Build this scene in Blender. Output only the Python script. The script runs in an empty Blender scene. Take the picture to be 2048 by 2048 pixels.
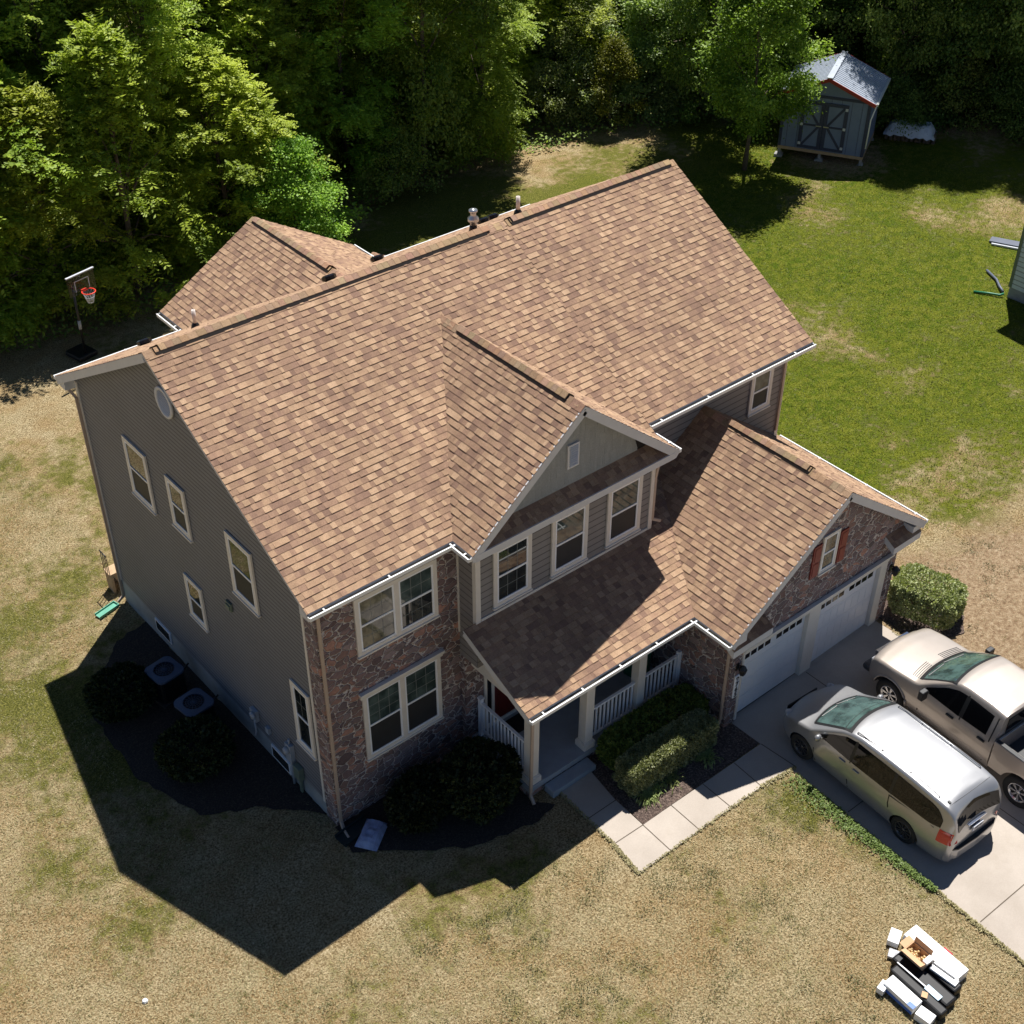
import bpy, bmesh, math, random
import numpy as np
from mathutils import Vector, Matrix, noise
S = bpy.context.scene
V3 = Vector
R = math.radians
rng = random.Random(7)
PI = math.pi

# ------------------------------------------------------------------ camera
cam_d = bpy.data.cameras.new('camera'); cam = bpy.data.objects.new('camera', cam_d)
S.collection.objects.link(cam); S.camera = cam
yaw, pitch, roll = -0.697, -0.660, 0.004
cyy, syy, cp, sp = math.cos(yaw), math.sin(yaw), math.cos(pitch), math.sin(pitch)
fw = V3((-syy*cp, cyy*cp, sp)); rt = V3((cyy, syy, 0)); up = rt.cross(fw)
rt2 = rt*math.cos(roll)+up*math.sin(roll); up2 = up*math.cos(roll)-rt*math.sin(roll)
m = Matrix((rt2, up2, -fw)).transposed().to_4x4(); m.translation = V3((-9.898, -18.105, 24.97))
cam.matrix_world = m
cam_d.sensor_width = 36; cam_d.lens = 2683.65/2048*36
cam_d.clip_start = 0.5; cam_d.clip_end = 1000
# ------------------------------------------------------------------ light
SUNV = V3((0.354, 0.272, 0.895)).normalized()           # towards the sun
W = bpy.data.worlds.new('World'); S.world = W; W.use_nodes = True
nt = W.node_tree; sky = nt.nodes.new('ShaderNodeTexSky'); sky.sky_type = 'NISHITA'; sky.sun_disc = False
sky.sun_elevation = math.asin(SUNV.z); sky.sun_rotation = math.atan2(SUNV.x, SUNV.y)
sky.air_density = 0.7; sky.dust_density = 0.0; sky.ozone_density = 4.0
bg = nt.nodes['Background']; bg.inputs['Strength'].default_value = 0.05
nt.links.new(sky.outputs['Color'], bg.inputs['Color'])
sd = bpy.data.lights.new('sun', 'SUN'); sd.energy = 5.0; sd.angle = R(0.5); sd.color = (1.0, 0.97, 0.925)
so = bpy.data.objects.new('sun', sd); S.collection.objects.link(so)
so.rotation_euler = SUNV.to_track_quat('Z', 'Y').to_euler(); so.location = (20, 20, 60)
S.view_settings.view_transform = 'Standard'; S.view_settings.look = 'None'
S.view_settings.exposure = 0.56; S.view_settings.gamma = 1.0
S.cycles.max_bounces = 6; S.cycles.diffuse_bounces = 3; S.cycles.transparent_max_bounces = 8

# ------------------------------------------------------------------ materials
def lin(r, g, b):
    f = lambda c: (c/255/12.92 if c/255 <= .04045 else ((c/255+.055)/1.055)**2.4)
    return (f(r), f(g), f(b))
class NT:
    def __init__(s, name):
        s.m = bpy.data.materials.new(name); s.m.use_nodes = True; s.t = s.m.node_tree
        s.b = s.t.nodes['Principled BSDF']; s.out = s.t.nodes['Material Output']
    def n(s, typ, **k):
        x = s.t.nodes.new('ShaderNode'+typ)
        for a, v in k.items():
            if a.startswith('i_'):
                x.inputs[a[2:].replace('_', ' ')].default_value = v
            else: setattr(x, a, v)
        return x
    def l(s, a, b): s.t.links.new(a, b)
    def noise(s, scale, detail=4, rough=.55, vec=None):
        x = s.n('TexNoise'); x.inputs['Scale'].default_value = scale; x.inputs['Detail'].default_value = detail
        x.inputs['Roughness'].default_value = rough
        if vec is not None: s.l(vec, x.inputs['Vector'])
        return x.outputs['Fac']
    def ramp(s, fac, stops, interp='LINEAR'):
        x = s.n('ValToRGB'); x.color_ramp.interpolation = interp
        e = x.color_ramp.elements
        while len(e) < len(stops): e.new(.5)
        for q, (p, c) in zip(e, stops):
            q.position = p; q.color = (*c, 1) if len(c) == 3 else c
        s.l(fac, x.inputs['Fac']); return x.outputs['Color']
    def mix(s, fac, a, b, blend='MIX'):
        x = s.n('Mix', data_type='RGBA', blend_type=blend)
        for v, i in ((fac, 0), (a, 6), (b, 7)):
            if hasattr(v, 'is_linked') or hasattr(v, 'links'): s.l(v, x.inputs[i])
            elif i == 0: x.inputs[0].default_value = v
            else: x.inputs[i].default_value = (*v, 1)
        return x.outputs[2]
    def math(s, op, a, b=0, clamp=False):
        x = s.n('Math', operation=op, use_clamp=clamp)
        for v, i in ((a, 0), (b, 1)):
            if hasattr(v, 'links'): s.l(v, x.inputs[i])
            else: x.inputs[i].default_value = v
        return x.outputs[0]
    def obj(s): return s.n('TexCoord').outputs['Object']
    def geo(s): return s.n('NewGeometry').outputs['Position']
    def bump(s, h, dist=.01, strength=1.0):
        x = s.n('Bump'); x.inputs['Distance'].default_value = dist; x.inputs['Strength'].default_value = strength
        s.l(h, x.inputs['Height']); s.l(x.outputs[0], s.b.inputs['Normal'])
    def col(s, c):
        if hasattr(c, 'links'): s.l(c, s.b.inputs['Base Color'])
        else: s.b.inputs['Base Color'].default_value = (*c, 1)
    def set(s, **k):
        for a, v in k.items(): s.b.inputs[a.replace('_', ' ')].default_value = v
def plain(name, c, rough=.6, metal=0, var=.12, vs=3.0, spec=.5, coat=0, grime=None):
    t = NT(name); p = t.obj()
    f = t.noise(vs, 5, .6, p)
    lo = tuple(x*(1-var) for x in c); hi = tuple(min(1, x*(1+var)) for x in c)
    base = t.ramp(f, [(.3, lo), (.7, hi)])
    if grime: base = t.mix(t.ramp(t.noise(vs*.35, 6, .7, p), [(.5, (0, 0, 0)), (.8, (1, 1, 1))]), base, grime)
    t.col(base); t.set(Roughness=rough, Metallic=metal, Specular_IOR_Level=spec, Coat_Weight=coat, Coat_Roughness=.03)
    return t.m
M = {}
def attr_mat(name, gran_scale=55, gran=.16, rough=.95, bump=.003, patch=.1, tint=None, mid=0):
    t = NT(name); a = t.n('Attribute', attribute_name='Col').outputs['Color']; p = t.geo()
    g = t.ramp(t.noise(gran_scale, 3, .7, p), [(.3, (1-gran,)*3), (.7, (1+gran,)*3)])
    pt = t.ramp(t.noise(.45, 6, .7, p), [(.3, (1-patch,)*3), (.7, (1+patch,)*3)])
    c = t.mix(1, t.mix(1, a, g, 'MULTIPLY'), pt, 'MULTIPLY')
    if mid: c = t.mix(1, c, t.ramp(t.noise(7, 5, .7, p), [(.3, (1-mid, 1-mid*1.05, 1-mid*1.1)), (.7, (1+mid,)*3)]), 'MULTIPLY')
    t.col(c); t.set(Roughness=rough, Specular_IOR_Level=.25); t.bump(t.noise(gran_scale, 3, .7, p), bump)
    return t.m
M['shingle'] = attr_mat('asphalt_shingle', 45, .22, .92, .004, .12, mid=.12)
M['siding'] = attr_mat('vinyl_siding', 6, .04, .55, .001, .07)
M['cshake'] = attr_mat('cedar_shake', 25, .1, .7, .002, .08)
# fieldstone
def stone_mat():
    t = NT('fieldstone'); p = t.geo()
    mp = t.n('Mapping'); mp.inputs['Scale'].default_value = (1, 1, 1.45); t.l(p, mp.inputs['Vector'])
    nz = t.n('TexNoise'); nz.inputs['Scale'].default_value = 3.0; nz.inputs['Detail'].default_value = 3; t.l(mp.outputs[0], nz.inputs['Vector'])
    off = t.n('VectorMath', operation='MULTIPLY_ADD'); t.l(nz.outputs['Color'], off.inputs[0]); off.inputs[1].default_value = (.34,)*3; t.l(mp.outputs[0], off.inputs[2])
    v1 = t.n('TexVoronoi', feature='F1'); v1.inputs['Scale'].default_value = 3.9; t.l(off.outputs[0], v1.inputs['Vector'])
    v2 = t.n('TexVoronoi', feature='DISTANCE_TO_EDGE'); v2.inputs['Scale'].default_value = 3.9; t.l(off.outputs[0], v2.inputs['Vector'])
    sep = t.n('SeparateColor'); t.l(v1.outputs['Color'], sep.inputs[0])
    c = t.ramp(sep.outputs[0], [(0, lin(98, 82, 84)), (.25, lin(138, 114, 112)), (.42, lin(110, 96, 98)), (.55, lin(150, 132, 132)), (.72, lin(100, 88, 88)), (.9, lin(180, 136, 120)), (1, lin(126, 108, 108))])
    n1 = t.noise(14, 6, .7, p)
    c = t.mix(1, c, t.ramp(n1, [(.25, (.62,)*3), (.75, (1.3,)*3)]), 'MULTIPLY')
    mort = t.ramp(v2.outputs['Distance'], [(.028, (1, 1, 1)), (.06, (0, 0, 0))])
    c = t.mix(mort, c, lin(202, 194, 190))
    t.col(c); t.set(Roughness=.85)
    h = t.math('ADD', t.ramp(v2.outputs['Distance'], [(.0, (0,)*3), (.12, (1,)*3)]), t.math('MULTIPLY', n1, .5))
    t.bump(h, .035); return t.m
M['stone'] = stone_mat()
M['trim'] = plain('trim_cream', lin(222, 216, 206), .5, var=.05)
M['white'] = plain('white_vinyl', lin(240, 242, 245), .4, var=.04)
M['soffit'] = plain('soffit_white', lin(205, 205, 206), .6, var=.04)
M['gutter'] = plain('gutter_white', lin(235, 235, 232), .3, var=.04)
M['gutter_in'] = plain('gutter_grime', lin(60, 56, 54), .8, var=.3, vs=8)
M['spout'] = plain('downspout_tan', lin(182, 162, 145), .45, var=.05)
M['deck'] = plain('dark_underlay', lin(45, 40, 38), .9)
M['black'] = plain('black_plastic', (.012, .012, .013), .45, var=.2)
M['blackg'] = plain('black_gloss', (.01, .01, .011), .15, var=.1)
M['found'] = plain('foundation_parge', lin(150, 156, 158), .85, var=.12, vs=2.0, grime=lin(118, 116, 108))
M['door'] = plain('door_red', lin(92, 30, 26), .35, var=.08)
M['shutter'] = plain('shutter_red', lin(128, 46, 38), .5, var=.1)
M['gdoor'] = plain('garage_door_white', lin(225, 228, 232), .4, var=.03, vs=1.2)
M['galv'] = plain('galvanised_metal', (.55, .56, .57), .32, metal=.8, var=.1)
M['meter'] = plain('meter_grey', (.35, .38, .42), .45, var=.1)
M['mgreen'] = plain('meter_green', lin(110, 122, 108), .5)
M['pvc'] = plain('pvc_white', lin(215, 205, 198), .4, var=.04)
M['teal'] = plain('splash_green', lin(86, 156, 132), .5, var=.15, vs=6)
M['floor_grey'] = plain('porch_paint_grey', lin(150, 158, 165), .6, var=.1)
def glass_mat(name, c=(.012, .016, .018), rough=.02, tintn=None):
    t = NT(name)
    if tintn: t.col(t.ramp(t.noise(2.2, 4, .6, t.obj()), [(.42, c), (.62, tintn)]))
    else: t.col(c)
    t.set(Roughness=rough, Specular_IOR_Level=.8, IOR=1.5); return t.m
M['pane'] = glass_mat('window_glass', (.014, .018, .02), .02, (.035, .042, .042))
M['pane_c'] = glass_mat('window_glass_curtain', (.03, .04, .04), .03, (.2, .2, .17))
M['pane_b'] = glass_mat('window_glass_blind', (.035, .055, .052), .03, (.10, .14, .13))
M['screen'] = plain('insect_screen', (.018, .021, .026), .6, var=.2)
def concrete():
    t = NT('concrete'); p = t.geo()
    c = t.ramp(t.noise(.7, 6, .6, p), [(.3, lin(163, 152, 140)), (.7, lin(181, 170, 158))])
    c = t.mix(1, c, t.ramp(t.noise(35, 4, .7, p), [(.3, (.93,)*3), (.7, (1.05,)*3)]), 'MULTIPLY')
    st = t.ramp(t.noise(1.3, 8, .8, p), [(.52, (0,)*3), (.78, (.4,)*3)])
    c = t.mix(st, c, lin(150, 138, 122)); t.col(c); t.set(Roughness=.85); t.bump(t.noise(60, 3, .6, p), .003); return t.m
M['concrete'] = concrete()
M['joint'] = plain('joint_dirt', lin(88, 78, 66), .95, var=.3, vs=8)
def mulch():
    t = NT('mulch'); p = t.geo()
    c = t.ramp(t.noise(22, 5, .75, p), [(.3, lin(44, 34, 30)), (.5, lin(92, 76, 68)), (.6, lin(140, 120, 108)), (.75, lin(186, 166, 148))])
    t.col(c); t.set(Roughness=.95); t.bump(t.noise(26, 5, .8, p), .06); return t.m
M['mulch'] = mulch()
_m = NT('mulch_shade'); _m.col(_m.ramp(_m.noise(22, 5, .75, _m.geo()), [(.3, lin(22, 18, 16)), (.5, lin(48, 40, 36)), (.7, lin(92, 80, 70))])); _m.set(Roughness=.95); _m.bump(_m.noise(26, 5, .8, _m.geo()), .06); M['mulch_shade'] = _m.m  # copy of the mulch for shaded beds, the shade put into its colour
def leaf_mat(name, dark, light, trans=.34, hue=.02, gloss=.22):
    t = NT(name); a = t.n('Attribute', attribute_name='Col').outputs['Color']
    oi = t.n('ObjectInfo').outputs['Random']
    sep = t.n('SeparateColor'); t.l(a, sep.inputs[0])
    c = t.mix(sep.outputs[0], dark, light)
    hs = t.n('HueSaturation'); t.l(t.math('MULTIPLY_ADD', oi, hue*2), hs.inputs['Hue']); hs.inputs['Hue'].links[0].from_node.inputs[2].default_value = .5-hue
    t.l(t.math('MULTIPLY_ADD', t.math('FRACT', t.math('MULTIPLY', oi, 7.13)), .5), hs.inputs['Value']); hs.inputs['Value'].links[0].from_node.inputs[2].default_value = .75
    t.l(c, hs.inputs['Color']); c = hs.outputs[0]
    t.col(c); t.set(Roughness=.5, Specular_IOR_Level=gloss)
    tr = t.n('BsdfTranslucent'); t.l(t.mix(1, c, (1.05, 1.15, .40), 'MULTIPLY'), tr.inputs['Color'])
    mx = t.n('MixShader'); mx.inputs[0].default_value = trans
    t.l(t.b.outputs[0], mx.inputs[1]); t.l(tr.outputs[0], mx.inputs[2]); t.l(mx.outputs[0], t.out.inputs['Surface'])
    return t.m
M['leaf_y'] = leaf_mat('leaf_yellow_green', (.17, .26, .025), (.52, .62, .07))
M['leaf_g'] = leaf_mat('leaf_mid_green', (.12, .19, .03), (.40, .48, .10))
M['leaf_b'] = leaf_mat('leaf_cool_green', (.13, .19, .06), (.48, .57, .22), .45, gloss=.4)
M['leaf_m'] = leaf_mat('leaf_maple_green', (.10, .21, .025), (.36, .54, .08))
M['leaf_d'] = leaf_mat('leaf_dark_green', (.09, .15, .03), (.38, .48, .12), .38)
M['leaf_o'] = leaf_mat('leaf_olive', (.09, .10, .012), (.33, .32, .04), .3)
M['leaf_h'] = leaf_mat('leaf_hedge', (.11, .14, .04), (.52, .56, .28), .25, gloss=.5)
M['leaf_v'] = leaf_mat('leaf_fresh_green', (.17, .27, .03), (.50, .62, .08))
M['blade_dry'] = leaf_mat('blade_dry', (.15, .155, .05), (.52, .445, .275), .25, hue=0)
M['blade_green'] = leaf_mat('blade_green', (.07, .095, .012), (.28, .29, .06), .3, hue=0)
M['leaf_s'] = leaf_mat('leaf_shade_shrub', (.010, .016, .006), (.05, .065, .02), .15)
M['leaf_t'] = leaf_mat('leaf_dull', (.05, .06, .02), (.15, .155, .055), .25)
M['leaf_w'] = leaf_mat('leaf_weed', (.06, .10, .02), (.20, .28, .08), .3)
M['leaf_straw'] = leaf_mat('leaf_straw', (.16, .13, .06), (.42, .36, .20), .2)
M['bark'] = plain('bark_grey', lin(96, 84, 72), .95, var=.4, vs=9)

# ------------------------------------------------------------------ objects and mesh helpers
COL = S.collection
def tag(o, label=None, cat=None, group=None, kind=None):
    if label: o['label'] = label
    if cat: o['category'] = cat
    if group: o['group'] = group
    if kind: o['kind'] = kind
    return o
def empty(name, loc=(0, 0, 0), rz=0, label=None, cat=None, group=None, scale=1):
    o = bpy.data.objects.new(name, None); COL.objects.link(o); o.location = loc; o.rotation_euler = (0, 0, rz); o.scale = (scale,)*3
    return tag(o, label, cat, group)
class MB:
    def __init__(s): s.v = []; s.f = []; s.c = []; s.mi = []; s.mat = []; s.cur = 0; s.sm = False; s.smf = []
    def use(s, mat):
        if mat not in s.mat: s.mat.append(mat)
        s.cur = s.mat.index(mat); return s
    def face(s, pts, col=(1, 1, 1)):
        i = len(s.v); s.v += [tuple(p) for p in pts]; s.f.append(tuple(range(i, i+len(pts)))); s.c.append(col); s.mi.append(s.cur); s.smf.append(s.sm)
    def faces(s, verts, faces, col=(1, 1, 1)):
        i = len(s.v); s.v += [tuple(p) for p in verts]
        for f in faces: s.f.append(tuple(i+k for k in f)); s.c.append(col); s.mi.append(s.cur); s.smf.append(s.sm)
    def box(s, a, b, M4=None, col=(1, 1, 1)):
        x0, y0, z0 = a; x1, y1, z1 = b
        v = [V3(p) for p in ((x0, y0, z0), (x1, y0, z0), (x1, y1, z0), (x0, y1, z0), (x0, y0, z1), (x1, y0, z1), (x1, y1, z1), (x0, y1, z1))]
        if M4 is not None: v = [M4 @ p for p in v]
        s.faces(v, [(0, 3, 2, 1), (4, 5, 6, 7), (0, 1, 5, 4), (1, 2, 6, 5), (2, 3, 7, 6), (3, 0, 4, 7)], col)
    def beam(s, p, q, w, h, upv=(0, 0, 1), col=(1, 1, 1)):   # box along p->q, width w, height h centred
        p = V3(p); q = V3(q); d = (q-p).normalized(); u = V3(upv); a = d.cross(u)
        if a.length < 1e-4: a = d.cross(V3((0, 1, 0)))
        a.normalize(); b = a.cross(d)
        v = [e+a*sx*w/2+b*sy*h/2 for e in (p, q) for sx, sy in ((-1, -1), (1, -1), (1, 1), (-1, 1))]
        s.faces(v, [(0, 3, 2, 1), (4, 5, 6, 7), (0, 1, 5, 4), (1, 2, 6, 5), (2, 3, 7, 6), (3, 0, 4, 7)], col)
    def prism(s, poly, ext, col=(1, 1, 1)):                  # polygon of 3D points extruded by a vector
        ext = V3(ext); n = len(poly); a = [V3(p) for p in poly]; b = [p+ext for p in a]
        s.faces(a+b, [tuple(range(n-1, -1, -1)), tuple(range(n, 2*n))]+[(i, (i+1) % n, n+(i+1) % n, n+i) for i in range(n)], col)
    def tube(s, pts, rad, seg=8, col=(1, 1, 1), caps=True):
        pts = [V3(p) for p in pts]; rings = []
        if not hasattr(rad, '__len__'): rad = [rad]*len(pts)
        for i, p in enumerate(pts):
            d = (pts[min(i+1, len(pts)-1)]-pts[max(i-1, 0)]).normalized()
            a = d.cross(V3((0, 0, 1)) if abs(d.z) < .9 else V3((1, 0, 0))).normalized(); b = a.cross(d)
            rings.append([p+(a*math.cos(t)+b*math.sin(t))*rad[i] for t in [2*PI*k/seg for k in range(seg)]])
        i0 = len(s.v); s.v += [tuple(p) for r_ in rings for p in r_]
        fs = []
        for i in range(len(pts)-1):
            for k in range(seg):
                fs.append((i*seg+k, (i+1)*seg+k, (i+1)*seg+(k+1) % seg, i*seg+(k+1) % seg))
        if caps: fs += [tuple(range(seg)), tuple(range((len(pts)-1)*seg+seg-1, (len(pts)-1)*seg-1, -1))]
        for f in fs: s.f.append(tuple(i0+k for k in f)); s.c.append(col); s.mi.append(s.cur); s.smf.append(len(f) == 4)
    def lathe(s, prof, M4=None, seg=24, col=(1, 1, 1), close=False, smooth=True):   # prof: (r,z) about the z axis
        M4 = M4 or Matrix(); n = len(prof); i0 = len(s.v)
        for k in range(seg):
            t = 2*PI*k/seg
            for r_, z in prof: s.v.append(tuple(M4 @ V3((r_*math.cos(t), r_*math.sin(t), z))))
        for k in range(seg):
            k2 = (k+1) % seg
            for j in range(n-1 if not close else n):
                j2 = (j+1) % n
                s.f.append((i0+k*n+j, i0+k2*n+j, i0+k2*n+j2, i0+k*n+j2)); s.c.append(col); s.mi.append(s.cur); s.smf.append(smooth)
        if not close:
            for j, rev in ((0, False), (n-1, True)):
                if prof[j][0] > 1e-5:
                    f = tuple(i0+k*n+j for k in range(seg)); s.f.append(f if rev else f[::-1]); s.c.append(col); s.mi.append(s.cur); s.smf.append(False)
    def build(s, name, mat=None, parent=None, smooth=False, colors=False, bevel=0, loc=None, rz=0):
        me = bpy.data.meshes.new(name); me.from_pydata(s.v, [], s.f); 
        mats = s.mat if s.mat else [mat]
        for x in mats: me.materials.append(x if not isinstance(x, str) else M[x])
        if s.mat: me.polygons.foreach_set('material_index', s.mi)
        if smooth: me.polygons.foreach_set('use_smooth', [True]*len(s.f))
        elif any(s.smf): me.polygons.foreach_set('use_smooth', s.smf)
        if colors:
            ca = me.color_attributes.new('Col', 'FLOAT_COLOR', 'CORNER'); arr = []
            for f, c in zip(s.f, s.c): arr += [c[0], c[1], c[2], 1.0]*len(f)
            ca.data.foreach_set('color', arr)
        me.update()
        o = bpy.data.objects.new(name, me); COL.objects.link(o)
        if parent: o.parent = parent
        if loc is not None: o.location = loc
        o.rotation_euler = (0, 0, rz)
        if bevel:
            b = o.modifiers.new('bevel', 'BEVEL'); b.width = bevel; b.segments = 2; b.limit_method = 'ANGLE'; b.angle_limit = R(40)
        return o
def clip(poly, a, b, c):                                     # keep a*x+b*y<=c
    out = []
    for i in range(len(poly)):
        p, q = poly[i], poly[(i+1) % len(poly)]; dp = a*p[0]+b*p[1]-c; dq = a*q[0]+b*q[1]-c
        if dp <= 0: out.append(p)
        if (dp < 0 < dq) or (dq < 0 < dp):
            t = dp/(dp-dq); out.append((p[0]+(q[0]-p[0])*t, p[1]+(q[1]-p[1])*t))
    return out
def courses(mb, pts, N, U, expo, thick, colfn, tabw=None, base=.004, alt=0, v_off=0, rnd=rng, edge=.8, lap_shade=0):
    """lay overlapping courses over the convex planar polygon pts; U = course direction, N = outward normal"""
    N = V3(N).normalized(); U = V3(U).normalized(); Vd = N.cross(U).normalized(); O = V3(pts[0])
    poly = [((V3(p)-O).dot(U), (V3(p)-O).dot(Vd)) for p in pts]
    v0 = min(p[1] for p in poly)-v_off; v1 = max(p[1] for p in poly); u0 = min(p[0] for p in poly); u1 = max(p[0] for p in poly)
    k = 0; v = v0
    while v < v1-1e-4:
        row = clip(clip(poly, 0, -1, -v), 0, 1, v+expo)
        if len(row) >= 3:
            if tabw is None: cuts = [u0-.01, u1+.01]
            else:
                cuts = [u0-rnd.random()*.2]
                while cuts[-1] < u1: cuts.append(cuts[-1]+rnd.uniform(*tabw))
            for i in range(len(cuts)-1):
                pc = clip(clip(row, -1, 0, -cuts[i]), 1, 0, cuts[i+1])
                if len(pc) < 3: continue
                ex = alt if (alt and rnd.random() < .5) else 0
                T = thick+ex
                P = lambda q, top=True: O+U*q[0]+Vd*q[1]+N*(base+(T*(1-(q[1]-v)/expo)+.001 if top else 0))
                c = colfn(rnd, ex); n = len(pc)
                if lap_shade:
                    vl = v+expo*(1-lap_shade); hi = clip(pc, 0, -1, -vl); lo_ = clip(pc, 0, 1, vl)
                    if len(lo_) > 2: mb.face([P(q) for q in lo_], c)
                    if len(hi) > 2: mb.face([P(q) for q in hi], tuple(q_*.42 for q_ in c))  # top strip of a siding course painted darker as shade under the lap
                else: mb.face([P(q) for q in pc], c)
                for j in range(n):
                    a, b = pc[j], pc[(j+1) % n]
                    if abs(a[1]-b[1]) < 1e-5 and abs(a[1]-v-expo) < 1e-4: continue
                    if (abs(a[0]-b[0])+abs(a[1]-b[1])) < 1e-4: continue
                    mb.face([P(a, 0), P(b, 0), P(b), P(a)], tuple(q_*edge for q_ in c))
        v += expo; k += 1
SH = [lin(184, 152, 122), lin(175, 143, 115), lin(165, 134, 109), lin(158, 127, 105), lin(149, 119, 100), lin(190, 158, 128), lin(141, 112, 95), lin(168, 136, 111)]
_mean = tuple(sum(c[k] for c in SH)/8 for k in range(3)); SH = [tuple((.95*c[k]+.05*_mean[k])*.80 for k in range(3)) for c in SH]
def shcol(r_, ex):
    x = r_.random()
    if ex: c = SH[0] if x < .26 else SH[5] if x < .46 else SH[1] if x < .72 else SH[7] if x < .88 else SH[3]
    else: c = SH[3] if x < .3 else SH[4] if x < .5 else SH[2] if x < .74 else SH[6] if x < .84 else SH[1]
    f = r_.uniform(.92, 1.06)
    return tuple(min(1, k*f) for k in c)
def sidecol(c):
    def f(r_, ex):
        k = r_.uniform(.98, 1.02); return tuple(x*k for x in c)
    return f
def roof_plane(mb, pts, eave, N, expo=.153):
    courses(mb, pts, N, eave, expo, .009, shcol, tabw=(.07, .22), alt=.010)
GA, GB = .024, -.03
def gz(x, y): return GA*x+GB*y

def each(mat, name, boxes, parent=None, **k):
    out = []
    for a, b in boxes:
        mb_ = MB(); mb_.box(a, b); out.append(mb_.build(name, mat, parent or house, **k))
    return out
# ------------------------------------------------------------------ the house
xl, xr, yf, yb, He, Hr = -.337, 15.35, -.356, 11.136, 7.037, 10.382
ym = (yf+yb)/2; PM = (Hr-He)/(ym-yf)
gx, gw, gy, pg = 6.369, 3.046, -1.054, .816; Hg = He+gw*pg; by = -.668
qx, qw, qy, Hq, Hqr = 12.017, 3.611, -4.173, 3.715, 6.363; QS = (Hqr-Hq)/qw
ywR, yfR = .544, -.022; HeR = He+(yfR-yf)*PM
px0, pyf, Hpt = 3.301, -2.927, 4.696; PP = (Hpt-Hq)/(by-pyf)
XR = 15.08; YB = 10.725; XG0, XG1 = 8.93, 15.18; YG = -3.82; SLAB = .55
house = empty('house', (0, 0, 0), 0, 'two-storey house with tan shingle roof, grey siding and fieldstone front', 'house')
nF = V3((0, -PM, 1)).normalized(); nB = V3((0, PM, 1)).normalized()
def slab(mb, pts, t=.06): mb.prism([V3(p)-V3((0, 0, .004)) for p in pts], (0, 0, -t))
def roofpart(planes, label=None):                    # planes: list of (pts, eavedir, normal)
    mb = MB()
    mb.use('shingle')
    for pts, e, n in planes: roof_plane(mb, pts, e, n)
    mb.use('soffit')
    for pts, e, n in planes: slab(mb, pts)
    o = mb.build('roof', parent=house, colors=True)
    if label: o['label'] = label
    return o
def zF(y): return He+(y-yf)*PM
def zB(y): return He+(yb-y)*PM
xs = gx+gw
main_roof = roofpart([
 ([(xl, yf, He), (xs, yf, He), (xs, ym, Hr), (xl, ym, Hr)], (1, 0, 0), nF),
 ([(xs, yfR, HeR), (xr, yfR, HeR), (xr, ym, Hr), (xs, ym, Hr)], (1, 0, 0), nF),
 ([(xr, yb, He), (xl, yb, He), (xl, ym, Hr), (xr, ym, Hr)], (-1, 0, 0), nB)], 'long main gable roof of tan shingles')
nL = V3((-pg, 0, 1)).normalized(); nR = V3((pg, 0, 1)).normalized(); yg = yf+(Hg-He)/PM
front_gable = roofpart([
 ([(gx-gw, yf, He), (gx-gw, gy, He), (gx, gy, Hg), (gx, yg, Hg)], (0, -1, 0), nL),
 ([(gx+gw, gy, He), (gx+gw, yfR+.1, He), (gx, yg+.1, Hg), (gx, gy, Hg)], (0, 1, 0), nR)], 'steep shingle roof of the front gable')
nqL = V3((-QS, 0, 1)).normalized(); nqR = V3((QS, 0, 1)).normalized()
vy = ywR; vx = qx-qw+(vy-pyf)*PP/QS; vz = Hq+(vy-pyf)*PP
garage_roof = roofpart([
 ([(qx-qw, pyf, Hq), (qx-qw, qy, Hq), (qx, qy, Hqr), (qx, ywR, Hqr), (vx, vy, vz)], (0, -1, 0), nqL),
 ([(qx+qw, qy, Hq), (qx+qw, ywR+.3, Hq), (qx, ywR+.3, Hqr), (qx, qy, Hqr)], (0, 1, 0), nqR)], 'shingle roof over the garage')
nP = V3((0, -PP, 1)).normalized(); v2x = qx-qw+(by-pyf)*PP/QS
porch_roof = roofpart([
 ([(px0, pyf, Hq), (qx-qw, pyf, Hq), (v2x, by, Hpt), (px0, by, Hpt)], (1, 0, 0), nP),
 ([(9.03, by, Hpt), (v2x, by, Hpt), (vx, vy, vz), (9.03, vy, vz)], (1, 0, 0), nP)], 'low shingle roof over the porch')
# rear wings
wx, whw, wH, wy = 6.37, 3.11, 8.85, 12.42; WS = (wH-He)/whw
ywr = yb-(wH-He)/PM
n1 = V3((-WS, 0, 1)).normalized(); n2 = V3((WS, 0, 1)).normalized()
rear_roof = roofpart([
 ([(wx-whw, wy, He), (wx-whw, yb, He), (wx, ywr, wH), (wx, wy, wH)], (0, -1, 0), n1),
 ([(wx+whw, yb, He), (wx+whw, wy, He), (wx, wy, wH), (wx, ywr, wH)], (0, 1, 0), n2)], 'shingle roof of the rear wing')
mx0, mhw, mH, mE = 11.9, 2.3, 5.0, 3.7; n1 = V3((-(mH-mE)/mhw, 0, 1)).normalized(); n2 = V3(((mH-mE)/mhw, 0, 1)).normalized()
sun_roof = roofpart([
 ([(mx0-mhw, 15.0, mE), (mx0-mhw, YB, mE), (mx0, YB, mH), (mx0, 15.0, mH)], (0, -1, 0), n1),
 ([(mx0+mhw, YB, mE), (mx0+mhw, 15.0, mE), (mx0, 15.0, mH), (mx0, YB, mH)], (0, 1, 0), n2)], 'small low shingle roof at the back')

M['vent_brown'] = plain('ridge_vent_brown', (.03, .022, .018), .7)
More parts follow.
